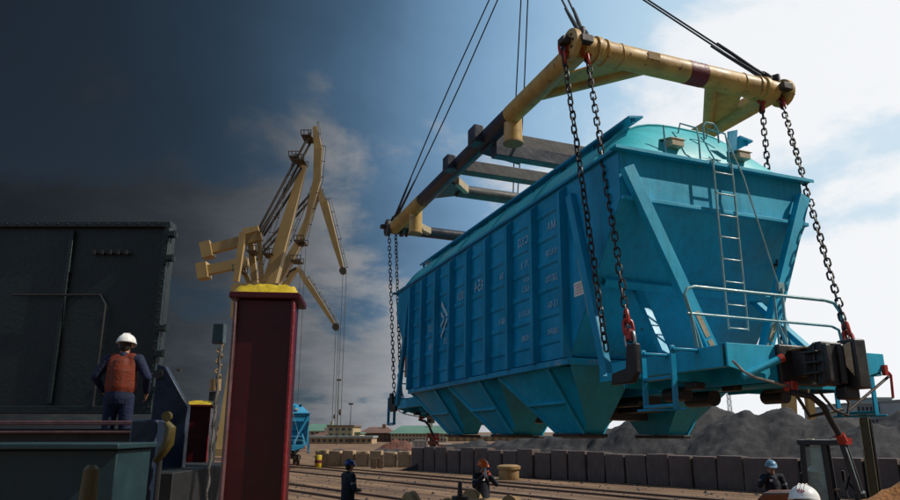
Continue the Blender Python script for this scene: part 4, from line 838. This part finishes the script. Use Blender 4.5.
# ================================================================ FORKLIFT
def forklift():
    p=at(824,470,15.2); T=empty('forklift',(p.x,15.2,0),R_(-32),'forklift with black cab, orange brown body and tall olive mast at the lower right','forklift')
    B=lambda m,n,mat,par=T,bev=.0: m.build(n,mat,par,bev)
    m=MB(); m.box((-.15,0,.62),(1.5,1.02,.5)); B(m,'chassis',M['fork_black'],bev=.03)
    m=MB(); m.plate([(-1.35,0,.40),(-.45,0,.40),(-.45,0,1.20),(-1.15,0,1.16),(-1.35,0,.95)],1.02); B(m,'counterweight',M['fork_body'],bev=.05)
    m=MB(); m.box((.60,0,.95),(.16,.9,.55)); B(m,'dashboard',M['fork_black'],bev=.03)
    zt=2.16
    m=MB()
    for y in (-.48,.48):
        m.beam((.66,y,.85),(.42,y,zt),.09,.09,up=(0,1,0)); m.beam((-.34,y,.85),(-.30,y,zt),.10,.10,up=(0,1,0)); m.beam((.66,y,.9),(-.34,y,.9),.06,.06)
        m.beam((.12,y,.9),(.08,y,zt),.09,.08,up=(0,1,0))
    m.box((.06,0,zt+.03),(.90,1.08,.10)); m.box((-.33,0,1.2),(.05,1.0,.06)); cab=B(m,'cab_frame',M['fork_black'],bev=.012)
    m=MB(); m.box((-.2,0,zt+.08),(.16,.3,.04)); m.box((.35,0,zt+.085),(.3,.5,.03)); B(m,'roof_light',M['cream'],cab,bev=.01)
    m=MB(); m.plate([(.63,-.44,.98),(.63,.44,.98),(.44,.44,zt-.06),(.44,-.44,zt-.06)],.008); B(m,'windshield',M['windshield'],cab)
    for y in (-.475,.475): m=MB(); m.plate([(.06,y,.98),(-.30,y,.98),(-.27,y,zt-.06),(.06,y,zt-.06)],.008); B(m,'side_window',M['glass'],cab)
    m=MB(); m.box((-.2,0,1.02),(.45,.46,.12)); m.box((-.42,0,1.32),(.10,.44,.5)); B(m,'seat',M['rubber'],bev=.03)
    m=MB(); m.tube([(.58,0,1.15),(.42,0,1.40)],.02,8); m.tube([V(.41,0,1.41)+V(.05*math.cos(t),.17*math.sin(t),.15*math.cos(t)) for t in [k*math.pi/8 for k in range(16)]],.014,8,closed=True); B(m,'steering_wheel',M['rubber'])
    for x,r in ((.45,.34),(-.95,.30)):
        for y in (-.47,.47):
            m=MB(); m.lathe([(r*.55,-.11),(r*.93,-.12),(r,-.08),(r,.08),(r*.93,.12),(r*.55,.11)],(x,y,r),axis=(0,1,0),seg=28); w=B(m,'wheel',M['rubber'])
            m=MB(); m.lathe([(.02,-.125),(r*.5,-.115),(r*.56,-.06),(r*.56,.06),(r*.5,.115),(.02,.125)],(x,y,r),axis=(0,1,0),seg=20); B(m,'rim',M['cream'],w)
    ms=MB()
    for y in (-.38,.38): ms.channel((.86,y,.12),(.86,y,2.78),.16,.11,up=(0,1 if y<0 else -1,0))
    for z in (.4,1.2,2.0,2.72): ms.box((.80,0,z),(.05,.80,.12))
    mast=B(ms,'mast',M['fork_mast'],bev=.006)
    m=MB()
    for y in (-.27,.27): m.channel((.92,y,.15),(.92,y,2.65),.12,.08,up=(0,1 if y<0 else -1,0))
    m.box((.92,0,2.6),(.05,.55,.1)); B(m,'inner_mast',M['fork_black'],mast)
    m=MB(); m.tube([(.86,0,.3),(.86,0,2.2)],.045,12)
    for y in(-.1,.1): m.tube([(.95,y,.4),(.95,y,2.6)],.016,6)
    B(m,'lift_cylinder',M['rubber'],mast)
    m=MB()
    for z in (.35,.75): m.box((1.04,0,z),(.06,1.0,.12))
    for y in (-.3,.3): m.box((1.10,y,.5),(.05,.12,.75)); m.box((1.62,y,.14),(1.05,.12,.045))
    B(m,'fork_carriage',M['fork_mast'],bev=.01)
    m=MB(); m.tube([(.35,.5,1.05),(.30,.62,1.3),(.30,.64,1.45)],.012,6); m.box((.3,.66,1.5),(.05,.16,.2)); B(m,'mirror',M['rubber'])
    return T
fk=forklift()
m0=fk.matrix_basis
dp=Matrix.LocRotScale(fk.location,fk.rotation_euler,None)@V(-.2,0,1.08-.94)
person(tuple(dp),R_(-32-90),'driver in dark clothes and white cap seated inside the forklift cab',
  {'pel':(0,-.03,1.02),'ch':(0,0,1.28),'hipL':(-.09,0,1.0),'hipR':(.09,0,1.0),'knL':(-.13,.40,1.02),'knR':(.13,.40,1.02),'anL':(-.13,.50,.66),'anR':(.13,.50,.66),
   'elL':(-.27,.12,1.17),'wrL':(-.14,.38,1.25),'elR':(.27,.12,1.17),'wrR':(.14,.38,1.25),'pnL':(.3,.5,-1),'pnR':(-.3,.5,-1),'curl':1.2,'hem':.92},M['helm_white'],M['navy'],M['blue_trousers'],scale=.88)
# ================================================================ BOGIE ON THE TRACK
T=empty('rail_bogie',(0,0,0),0,'rusty two axle railway bogie standing on the track at the bottom edge','bogie')
bp=at(460,500,15.8); T.location=(bp.x,15.8,.16); T.rotation_euler=(0,0,R_(115))
for x in (-.92,.92):
    m=MB(); m.tube([(x,-.95,.475),(x,.95,.475)],.07,14); ax=m.build('axle',M['cast'],T)
    for y in (-.78,.78):
        m=MB(); s=1 if y>0 else -1; m.lathe([(.0,-.07),(.44,-.07),(.475,-.06),(.475,.05),(.50,.06),(.50,.09) ] if s<0 else [(.50,-.09),(.50,-.06),(.475,-.05),(.475,.06),(.44,.07),(.0,.07)],(x,y,.475),axis=(0,1,0),seg=32); m.build('wheel',M['tan_iron'],T)
        m=MB(); m.lathe([(.02,-.10),(.15,-.10),(.15,.10),(.02,.10)],(x,y+s*.14,.475),axis=(0,1,0),seg=20); m.build('axle_box',M['cast'],T)
for y in (-.98,.98):
    m=MB(); m.plate([(-1.15,y,.55),(-.75,y,.72),(-.35,y,.80),(.35,y,.80),(.75,y,.72),(1.15,y,.55),(1.1,y,.42),(.7,y,.50),(.35,y,.22),(-.35,y,.22),(-.7,y,.50),(-1.1,y,.42)],.14); m.build('side_frame',M['cast'],T,bev=.02)
    for x in (-.14,.14):
        m=MB(); m.tube([(x+.07*math.cos(k*.7),y+.07*math.sin(k*.7),.28+k*.009) for k in range(40)],.016,6); m.build('spring',M['cast'],T)
m=MB(); m.box((0,0,.70),(.42,1.96,.26)); m.build('bolster',M['tan_iron'],T,bev=.04)
m=MB(); m.lathe([(.18,0),(.18,.08),(.06,.09),(.04,.38),(.0,.38)],(0,0,.83)); m.build('centre_pin',M['cast'],T)
# ================================================================ CONCRETE BLOCKS
WP0=Vector((-2.28,47.6,0)); WE=Vector((16.26,-18.1,0)).normalized(); WN=Vector((-WE.y,WE.x,0))*(1)   # WN points behind the wall
if WN.y<0: WN=-WN
def block_mesh(w,h,d,seed,mat,name='concrete_block'):
    r=random.Random(seed); bm=bmesh.new(); bmesh.ops.create_cube(bm,size=1)
    for v in bm.verts: v.co=Vector((v.co.x*w,v.co.y*d,(v.co.z+.5)*h))
    bmesh.ops.bevel(bm,geom=bm.edges[:],offset=.05,segments=2,profile=.6,affect='EDGES')
    bmesh.ops.subdivide_edges(bm,edges=[e for e in bm.edges if e.calc_length()>.35],cuts=3,use_grid_fill=True)
    for v in bm.verts:
        v.co+=Vector((r.uniform(-1,1),r.uniform(-1,1),r.uniform(-1,1) if .1<v.co.z<h-.02 else r.uniform(-.6,.6)))*.014
    me=bpy.data.meshes.new(name); bm.to_mesh(me); bm.free(); me.materials.append(mat); me.shade_smooth(); me.set_sharp_from_angle(angle=R_(40)); return me
bms=[block_mesh(1.13,1.42,.7,k,M['concrete_dark']) for k in range(5)]
ordn=['first','second','third','fourth','fifth','sixth','seventh','eighth','ninth','tenth','eleventh','twelfth','thirteenth','fourteenth','fifteenth','sixteenth','seventeenth','eighteenth','nineteenth','twentieth','twenty-first','twenty-second','twenty-third','twenty-fourth','twenty-fifth','twenty-sixth']
rr=random.Random(5)
for k in range(26):
    o=bpy.data.objects.new('concrete_block',bms[rr.randrange(5)]); COL.objects.link(o)
    o.location=WP0+WE*(.6+k*1.17)+WN*rr.uniform(-.05,.05); o.rotation_euler=(R_(rr.uniform(-1.2,1.2)),R_(rr.uniform(-.8,.8)),math.atan2(WE.y,WE.x)+R_(rr.uniform(-3,3))); o.scale=(rr.uniform(.95,1.01),1,rr.uniform(.93,1.05))
    tag(o,'coal stained concrete block in the wall before the heap, %s from its left end'%ordn[k],'concrete block','dark concrete blocks walling in the coal heap')
tms=[block_mesh(.86,1.05,.6,30+k,M['concrete']) for k in range(3)]
a=Vector((-9.3,53.0,0)); b=Vector((-2.2,51.3,0))
for k in range(8):
    o=bpy.data.objects.new('concrete_block',tms[k%3]); COL.objects.link(o); o.location=a.lerp(b,k/7); o.rotation_euler=(0,0,R_(-13+rr.uniform(-4,4))); o.scale=(1,1,rr.uniform(.95,1.08))
    tag(o,'tan concrete block in the far row behind the man in navy, %s from the left'%ordn[k],'concrete block','tan concrete blocks in the far row')
# coal heap
def solve_s(px,t):
    # s such that the point behind the wall projects to px (camera at the origin)
    lo,hi=-30,60
    for _ in range(60):
        s=(lo+hi)/2; q=WP0+WE*s+WN*t; x=450+FPX*q.x/(q.y*c_)
        if x<px: lo=s
        else: hi=s
    return s
peaks=[]
for px,py,t in ((446,448,3.2),(462,444,4),(480,440,4.6),(500,438,5),(520,436.5,5.4),(540,435,5.8),(560,434,6.2),(582,432,6.6),(604,430,7),(622,427,7.5),(636,420,8),(656,412,9),(676,406,10),(690,404,10.5),(704,403,11),(716,405,11.5),(746,410,9.5),(780,408,10.5),(838,412,11),(870,420,8),(900,411,10),(932,408,10)):
    s=solve_s(px,t); q=WP0+WE*s+WN*t; z=at(px,py,q.y).z; peaks.append((s,t,z))
from mathutils import noise as mnoise
m=MB(); NS,NT=380,140; s0,s1,t0,t1=-3,solve_s(1010,10),.45,24
def hz(s,t):
    h=-9
    acc=0
    for ps,pt,pz in peaks:
        d=math.sqrt((s-ps)**2+((t-pt)*(1 if t<pt else .8))**2)
        c=pz-.66*(math.sqrt(d*d+.25)-.5)+.0; acc+=math.exp(9*c)
    h=math.log(acc)/9
    n=mnoise.fractal(Vector((s*.35,t*.35,2)),1.0,2.0,5)*.30+mnoise.fractal(Vector((s*1.6,t*1.6,5)),1.0,2.0,5)*.13+abs(mnoise.noise(Vector((s*.9,t*.5,9))))*-.22
    return max(-.05,h+n*min(1,max(0,h)/1.2+.15))
for i in range(NS+1):
    for j in range(NT+1):
        s=s0+(s1-s0)*i/NS; t=t0+(t1-t0)*j/NT; q=WP0+WE*s+WN*t; m.v.append((q.x,q.y,hz(s,t)))
m.f=[(i*(NT+1)+j,i*(NT+1)+j+1,(i+1)*(NT+1)+j+1,(i+1)*(NT+1)+j) for i in range(NS) for j in range(NT)]
tag(m.build('coal_heap',M['coal'],ang=180),'long dark heap of coal behind the concrete block wall','coal heap',kind='stuff')
# orange-brown soil heap at the lower right
m=MB(); c0=at(915,475,9.5); N=60
for i in range(N+1):
    for j in range(N+1):
        x=-2.4+4.8*i/N; y=-2.4+4.8*j/N; d=math.hypot(x,y*1.0); z=c0.z+.12-.66*d+.12*mnoise.fractal(Vector((x*1.5,y*1.5,0)),1,2,5)-.05; m.v.append((x,y,max(-.03,z)))
m.f=[(i*(N+1)+j,i*(N+1)+j+1,(i+1)*(N+1)+j+1,(i+1)*(N+1)+j) for i in range(N) for j in range(N)]
o=m.build('soil_heap',M['soil'],ang=180); o.location=(c0.x,9.5,0); tag(o,'orange brown soil heap in the lower right corner','soil heap',kind='stuff')
m=MB(); rs=random.Random(11)
for k in range(1400):
    q=Vector((rs.uniform(-9,16),rs.uniform(15,48),0)); w_=rs.uniform(.02,.07)*(1.6 if rs.random()<.1 else 1)
    vs=[q+Vector((w_*rs.uniform(.6,1.3)*math.cos(t),w_*rs.uniform(.6,1.3)*math.sin(t),0)) for t in (0,1.3,2.6,3.8,5.1)]; tp=q+Vector((rs.uniform(-.3,.3)*w_,0,w_*rs.uniform(.5,1)))
    m.add(vs+[tp],[(i,(i+1)%5,5) for i in range(5)])
tag(m.build('loose_stones',M['scrap_dark'],smooth=False),'loose dark stones and crumbs of coal scattered on the dirt','stones',kind='stuff')
# small things on the quay
q=ground_at(509,479.5); m=MB(); m.lathe([(.50,0),(.53,.05),(.53,.50),(.61,.52),(.62,.66),(.45,.73),(.0,.75)],(0,0,0),seg=24); o=m.build('mooring_bollard',M['tan_iron']); o.location=q; tag(o,'squat tan iron bollard with wide cap behind the man in the orange helmet','bollard')
q=ground_at(377,468.5); T=empty('timber_stack',q,R_(10),'small dark stack of timber blocks on the dirt in front of the tan concrete row','timber stack')
for x in (-.22,.22): MB().box((x,0,.3),(.34,.5,.6)).build('timber_block',M['wood'],T,bev=.02)
MB().box((0,0,.64),(.86,.4,.08)).build('timber_plank',M['wood'],T,bev=.01)
q=ground_at(318,467.5); T=empty('yellow_barrel',q,0,'small yellow barrel with red band beside the distant blue wagon','barrel')
MB().lathe([(.22,0),(.24,.03),(.24,.8),(.22,.83),(0,.83)],(0,0,0)).build('barrel_body',M['yellow'],T); MB().lathe([(.25,.3),(.25,.5)],(0,0,0)).build('barrel_band',M['beam_red'],T)
m=MB(); q=ground_at(411,470.5); 
m.plate([(-.8,0,0),(.9,0,0),(.9,0,.75),(.2,0,.3)],.5); o=m.build('rubble_wedge',M['scrap_dark']); o.location=q; tag(o,'dark wedge of rubble at the left end of the block wall','rubble')
# ================================================================ DISTANT WAGON
w2=hopper('parked_wagon','bright blue hopper wagon parked on the track behind the nearest red post','railway wagon',M['teal_far'],M['teal_far'],M['teal_far'],detail=False)
q=ground_at(313,467); w2.rotation_euler=(0,0,R_(20)); 
w2.location=(q.x-3.14*math.cos(R_(20)),50.5-3.14*math.sin(R_(20)),1.62); w2.scale=(.94,.94,.80)
for cy in (.3,L-.3):
    for x in (-.9,.9):
        for y in (.78,W-.78):
            m=MB(); m.lathe([(.0,-.06),(.475,-.06),(.475,.06),(.0,.06)],(y,cy+x,-1.35),axis=(1,0,0),seg=24); m.build('wheel',M['cast'],w2)
    m=MB(); m.box((W/2,cy,-1.1),(1.9,2.3,.3)); m.box((W/2,cy,-.75),(1.2,.5,.5)); m.build('bogie_frame',M['cast'],w2)
# ================================================================ PORTAL CRANES
def crane(Y,segs,cwt,stay,base,label,arm,jibtip,scale=1.0):
    """Y depth; pixel measured joints at that depth"""
    bx=at(base[0],base[1],Y); T=empty('portal_crane',(bx.x,Y,0),0,label,'crane','ochre portal cranes on the far quay'); O=Vector((bx.x,Y,0))
    Z=lambda q,dy=0: at(q[0],q[1],Y)-O+V(0,dy,0)
    u=Y/722.0
    for nm,pts,ws,dy in segs:
        m=MB()
        for i in range(len(pts)-1): m.beam(Z(pts[i],dy),Z(pts[i+1],dy),ws[i]*u*.93,ws[i]*u*.85,up=(0,1,0),w2=ws[i+1]*u*.93,h2=ws[i+1]*u*.85)
        bo=m.build(nm,M['crane'],T)
        m=MB()      # walkway rail and ladder rungs along the member
        for i in range(len(pts)-1 if nm in('boom','fly_jib') else 0):
            a_,b_=Z(pts[i],dy-1.2),Z(pts[i+1],dy-1.2); d_=(b_-a_); nn_=Vector((-d_.z,0,d_.x)).normalized()*(ws[i]*u*.5+.25); K=max(2,int(d_.length/1.6))
            m.tube([a_+nn_,b_+nn_*.8],.05*Y/80,4); m.tube([a_+nn_*1.45,b_+nn_*1.25],.04*Y/80,4)
            for k in range(K+1): m.tube([a_.lerp(b_,k/K)+nn_*.8,a_.lerp(b_,k/K)+nn_*1.45],.04*Y/80,4)
        if m.v: m.build('ladder_rail',M['crane_dark'],bo)
    a,b=cwt; m=MB(); m.beam(Z(a),Z(b),10*u,8*u,up=(0,1,0)); ar=m.build('counterweight_arm',M['crane'],T)
    m=MB(); d=(Z(a)-Z(b)).normalized(); m.beam(Z(a)-d*4*u,Z(a)+d*7*u,17*u,14*u,up=(0,1,0)); m.build('counterweight',M['crane'],T)
    for s in stay:
        m=MB()
        for dy in (-.8,.8): m.tube([Z(s[0],dy),Z(s[1],dy)],.16*Y/80,6)
        m.build('stay_rod',M['crane_dark'],T)
    for s in arm:
        m=MB(); m.box(Z(s),(11*u,2.6,.12)); 
        for k in (-5,-2,2,5): m.tube([Z((s[0]+k,s[1]),-1.2),Z((s[0]+k,s[1]-5),-1.2)],.06,5); m.tube([Z((s[0]+k,s[1]),1.2),Z((s[0]+k,s[1]-5),1.2)],.06,5)
        for dy in(-1.2,1.2): m.tube([Z((s[0]-5.5,s[1]-5),dy),Z((s[0]+5.5,s[1]-5),dy)],.06,5)
        m.build('service_platform',M['crane_dark'],T)
    # machine house, slewing ring, portal
    top=bx.z; m=MB(); m.box((0,0,top-2.4),(5.2,5,4.0)); hs=m.build('machine_house',M['crane'],T); 
    m=MB()
    for x in (-1.6,0,1.6): m.box((x,-2.51,top-2.0),(.9,.06,1.1))
    m.build('cab_window',M['window'],hs)
    m=MB(); m.tube([(0,0,top-4.4),(0,0,top-5.2)],1.9,20); m.build('slewing_ring',M['crane_dark'],T)
    for x in (-1,1):
        for y in (-1,1): m=MB(); m.beam((x*1.7,y*1.7,top-5.4),(x*2.0,y*4.2,.6),.9,.9,up=(0,1,0),w2=.8,h2=.8); m.box((x*2.0,y*4.2,.35),(1.2,1.2,.7)); m.build('portal_leg',M['crane'],T)
    m=MB(); m.box((0,0,top-5.4),(4.4,4.4,.8)); m.build('portal_table',M['crane'],T)
    for jt in jibtip:
        m=MB(); q=Z(jt); m.tube([q,V(q.x,q.y,3)],.03*Y/80,5); m.tube([q+V(.5,0,0),V(q.x+.5,q.y,3)],.03*Y/80,5); m.build('hoist_rope',M['crane_dark'],T)
        m=MB(); m.lathe([(.42*Y/80,-.3),(.42*Y/80,.3)],q,axis=(0,1,0),seg=16); m.build('head_sheave',M['crane_dark'],T)
        m=MB(); m.lathe([(.12,-.4),(.2,0),(.1,.4)],V(q.x+.35,q.y,5.0)); m.build('hook_block',M['crane_dark'],T)
    return T
crane(80,[('boom',[(270,284),(288,222),(304,166)],[15,12,7],0),('tower_strut',[(252,284),(247,236)],[7,6],1.5),('tower_strut',[(240,284),(247,236),(262,232)],[6,7,6],-1.5),('tower_mast',[(262,284),(259,232)],[5,5],0),
   ('fly_jib',[(315,127),(318.5,150),(317,180),(302,242)],[5,9.5,8,4],0)],((209,250),(262,236)),[((312,135),(260,232)),((303,170),(262,234))],(262,284),
   'nearest ochre harbour crane with a long stay rod and a folded double jib',[(301,243),(254,253),(301,163),(296,160),(308,139),(270,256)],[(302,243)])
crane(98,[('boom',[(276,284),(298,245),(319,192)],[10,8,6],0),('tower_strut',[(248,284),(238,262)],[5,5],1.5),('tower_mast',[(258,284),(252,262)],[4,4],0),
   ('fly_jib',[(317,186),(324,203),(335,243),(343,271)],[4,9,6.5,3.5],0)],((205,271),(248,262)),[((317,190),(252,262))],(262,284),
   'ochre harbour crane whose jib droops to the right of the nearest crane',[(297,262),(240,272)],[(343,271)])
crane(125,[('boom',[(276,296),(288,282),(297,268)],[7,6,5],0),('tower_strut',[(262,296),(262,285)],[4,4],1.5),
   ('fly_jib',[(297,267),(306,281),(322,305),(336,327)],[3,6.5,5,3],0)],((240,294),(262,290)),[((297,269),(262,288))],(270,296),
   'lowest and furthest ochre harbour crane with its jib just above the dirt yard skyline',[],[(336,327)])
# right-hand portal crane legs seen under the coupler
T=empty('crane_portal',(at(805,415,60).x,60,0),0,'pale ochre crane portal standing beyond the coal heap below the coupler','crane')
for x,w_ in ((-1.3,.9),(.55,.55)):
    m=MB(); m.beam((x*.8,0,7.2),(x*1.2,0,.2),w_,w_,up=(0,1,0)); m.build('portal_leg',M['crane'],T)
m=MB(); m.box((0,0,7.5),(3.0,1.2,.6)); m.build('portal_table',M['crane'],T)
m=MB(); m.box((.5,0,8.6),(1.8,1.4,1.6)); m.build('machine_house',M['crane'],T)
m=MB(); m.beam((.5,0,8.0),(3.6,0,8.6),.4,.4); m.build('boom',M['crane'],T)
T=empty('lattice_mast',(at(729,400,110).x,110,0),0,'thin grey lattice mast sticking up behind the coal heap','mast')
m=MB()
for x,y in ((-.3,-.3),(.3,-.3),(.3,.3),(-.3,.3)): m.tube([(x,y,0),(x*.5,y*.5,10.5)],.05,5)
for k in range(10): m.tube([(-.3,-.3,k),(.3,-.3,k+1)],.03,4); m.tube([(.3,.3,k),(-.3,.3,k+1)],.03,4)
m.build('mast_lattice',M['b_grey'],T); m=MB(); m.box((0,0,10.7),(.9,.5,.4)); m.build('mast_lamp',M['b_grey'],T)
for px,py,Y,lb in ((339,380,140,'tall thin lamp mast on the skyline right of the drooping crane jib'),(179,370,70,'thin lamp mast above the second red post'),(351,404,150,'shorter lamp mast above the tan building')):
    q=at(px,py,Y); T=empty('lamp_mast',(q.x,Y,0),0,lb,'lamp mast'); m=MB(); m.tube([(0,0,0),(0,0,q.z)],.2,6,radii=[.13*Y/140,.05*Y/140]); m.build('mast_pole',M['crane_dark'],T)
    m=MB(); m.box((0,0,q.z),(.9*Y/140,.3,.3*Y/140)); m.build('lamp_head',M['crane_dark'],T)
# ================================================================ BUILDINGS
def building(x0,x1,ytop,Y,wall,roofm,label,depth=14,floors=2,nwin=6,roofh=0,cat='building',rz=0,ridge=True,win=True):
    a=at(x0,ytop,Y); b=at(x1,ytop,Y); w=b.x-a.x; h=a.z; T=empty('harbour_building',((a.x+b.x)/2,Y,0),R_(rz),label,cat)
    m=MB(); m.box((0,depth/2,h/2),(w,depth,h)); m.build('wall',wall,T)
    if roofh:
        m=MB(); m.plate([(-w/2-.4,-.4,h),(-w/2-.4,depth+.4,h),(-w/2-.4,depth/2,h+roofh)],.1); o=len(m.v)
        m=MB(); e=.5; m.add([(-w/2-e,-e,h),(w/2+e,-e,h),(w/2+e,depth+e,h),(-w/2-e,depth+e,h),(-w/2+roofh,depth/2,h+roofh),(w/2-roofh,depth/2,h+roofh)],[(0,1,5,4),(1,2,5),(2,3,4,5),(3,0,4),(0,3,2,1)]); rf=m.build('roof',roofm,T)
        MB().box((w*.2,depth*.4,h+roofh),(.9,.9,1.4)).build('chimney',wall,rf)
    else:
        m=MB(); m.box((0,depth/2,h+.2),(w+.5,depth+.5,.4)); m.build('roof',roofm,T)
    if win:
        me=None
        fh=h/floors; ww=min(1.6,w/nwin*.5)
        for fl in range(floors):
            for k in range(nwin):
                x=-w/2+w*(k+.5)/nwin; z=fh*(fl+.55)
                if me is None: me=MB().box((0,0,0),(ww,.14,fh*.45)).mesh('window',M['window'])
                o=bpy.data.objects.new('window',me); COL.objects.link(o); o.parent=T; o.location=(x,-.02,z)
    return T
building(305,372,438,150,M['b_tan'],M['roof_grey'],'long low tan building with a grey roof behind the tan concrete row',10,1,12)
building(328,353,427,160,M['b_tan'],M['roof_brown'],'square tan building with a flat brown cornice, tallest of the left group',14,3,4)
building(352.5,359.5,434,163,M['b_cream'],M['roof_green'],'narrow pale building with green roof right of the square tan one',10,2,2)
building(312,327.5,437.5,170,M['b_cream'],M['roof_brown'],'small cream house under a brown hipped roof beside the blue wagon',12,1,4,roofh=1.6)
building(300,340,431,205,M['b_cream'],M['roof_green'],'distant pale block with green roof left of the square tan building',14,2,8,roofh=2)
building(360,391,433,180,M['b_brown'],M['roof_brown'],'brown brick warehouse between the tan and the green roofed buildings',16,2,8,roofh=1.5)
building(391,447,433.5,175,M['b_cream'],M['roof_green'],'long cream building with bright green roof and rows of windows',16,2,16,roofh=1.9)
building(447,560,437,190,M['b_tan'],M['roof_grey'],'long tan shed mostly hidden behind the wagon funnels',16,2,16)
building(856,905,404,170,M['b_grey'],M['roof_grey'],'wide grey terminal building beyond the coal heap at the right edge',16,3,12)
building(872,892,399,172,M['b_grey'],M['roof_grey'],'grey upper block standing on the terminal behind the forklift mast',10,3,5)
building(826,850,408,190,M['b_grey'],M['roof_grey'],'lower grey shed left of the terminal building',12,2,5)
building(905,960,401,160,M['b_grey'],M['roof_grey'],'grey warehouse at the far right beyond the frame edge',12,3,8)
building(160,235,436,170,M['b_brown'],M['roof_brown'],'low brown shed seen between the red posts',12,1,10,roofh=1.5)
# containers and scrap
def container(px0,px1,ytop,Y,mat,label,rz=0,marks=False):
    a=at(px0,ytop,Y); b=at(px1,ytop,Y); w=b.x-a.x; h=a.z; T=empty('shipping_container',((a.x+b.x)/2,Y,0),R_(rz),label,'container')
    m=MB(); n=max(6,int(w/.25)); 
    for k in range(n): m.box((-w/2+w*(k+.5)/n,.06*(k%2),h/2),(w/n+.002,.1,h-.12))
    m.box((0,3,h/2),(w-.05,5.9,h-.1)); m.build('container_wall',mat,T)
    m=MB()
    for x in (-w/2,w/2): m.box((x,-.0,h/2),(.12,.2,h))
    m.box((0,0,h-.06),(w,.2,.12)); m.box((0,0,.06),(w,.2,.12)); m.build('container_frame',mat,T)
    if marks:
        m=MB()
        for k in range(5):
            for j in range(3): m.box((-w*.3+w*.6*((k*7+j*3)%5)/4,-.07,h*(.25+.25*j)),(.28,.03,.24))
        m.build('white_marks',M['sticker'],T)
    return T
container(413,427,440,64,M['cont_grey'],'pale grey container left of the maroon one')
container(427.5,438,433,66,M['cont_red'],'maroon container with white marks behind the far funnel',marks=True)
container(438.5,452,444,68,M['cont_grey'],'light container partly behind the far end of the block wall')
def scrap(x0,x1,ytop,Y,mat,label,seed):
    a=at(x0,ytop,Y); b=at(x1,ytop,Y); w=b.x-a.x; m=MB(); N,K=60,14
    for i in range(N+1):
        for j in range(K+1):
            x=w*i/N; y=5*j/K; e=math.sin(math.pi*i/N)**.4*math.sin(math.pi*j/K)**.6; z=a.z*e*(.78+.5*mnoise.fractal(Vector((x*.5,y*.7,seed)),1,2,4)); m.v.append((x,y,max(0,z)))
    m.f=[(i*(K+1)+j,i*(K+1)+j+1,(i+1)*(K+1)+j+1,(i+1)*(K+1)+j) for i in range(N) for j in range(K)]
    o=m.build('scrap_heap',mat,ang=30); o.location=(a.x,Y,0); tag(o,label,'scrap heap',kind='stuff')
scrap(372,416,441,75,M['scrap_red'],'red brown scrap metal heap left of the containers',1)
scrap(362,414,448,66,M['scrap_dark'],'dark heap lying low in front of the red brown scrap',4)
scrap(312,362,449,70,M['scrap_dark'],'low dark heap behind the left part of the tan block row',8)
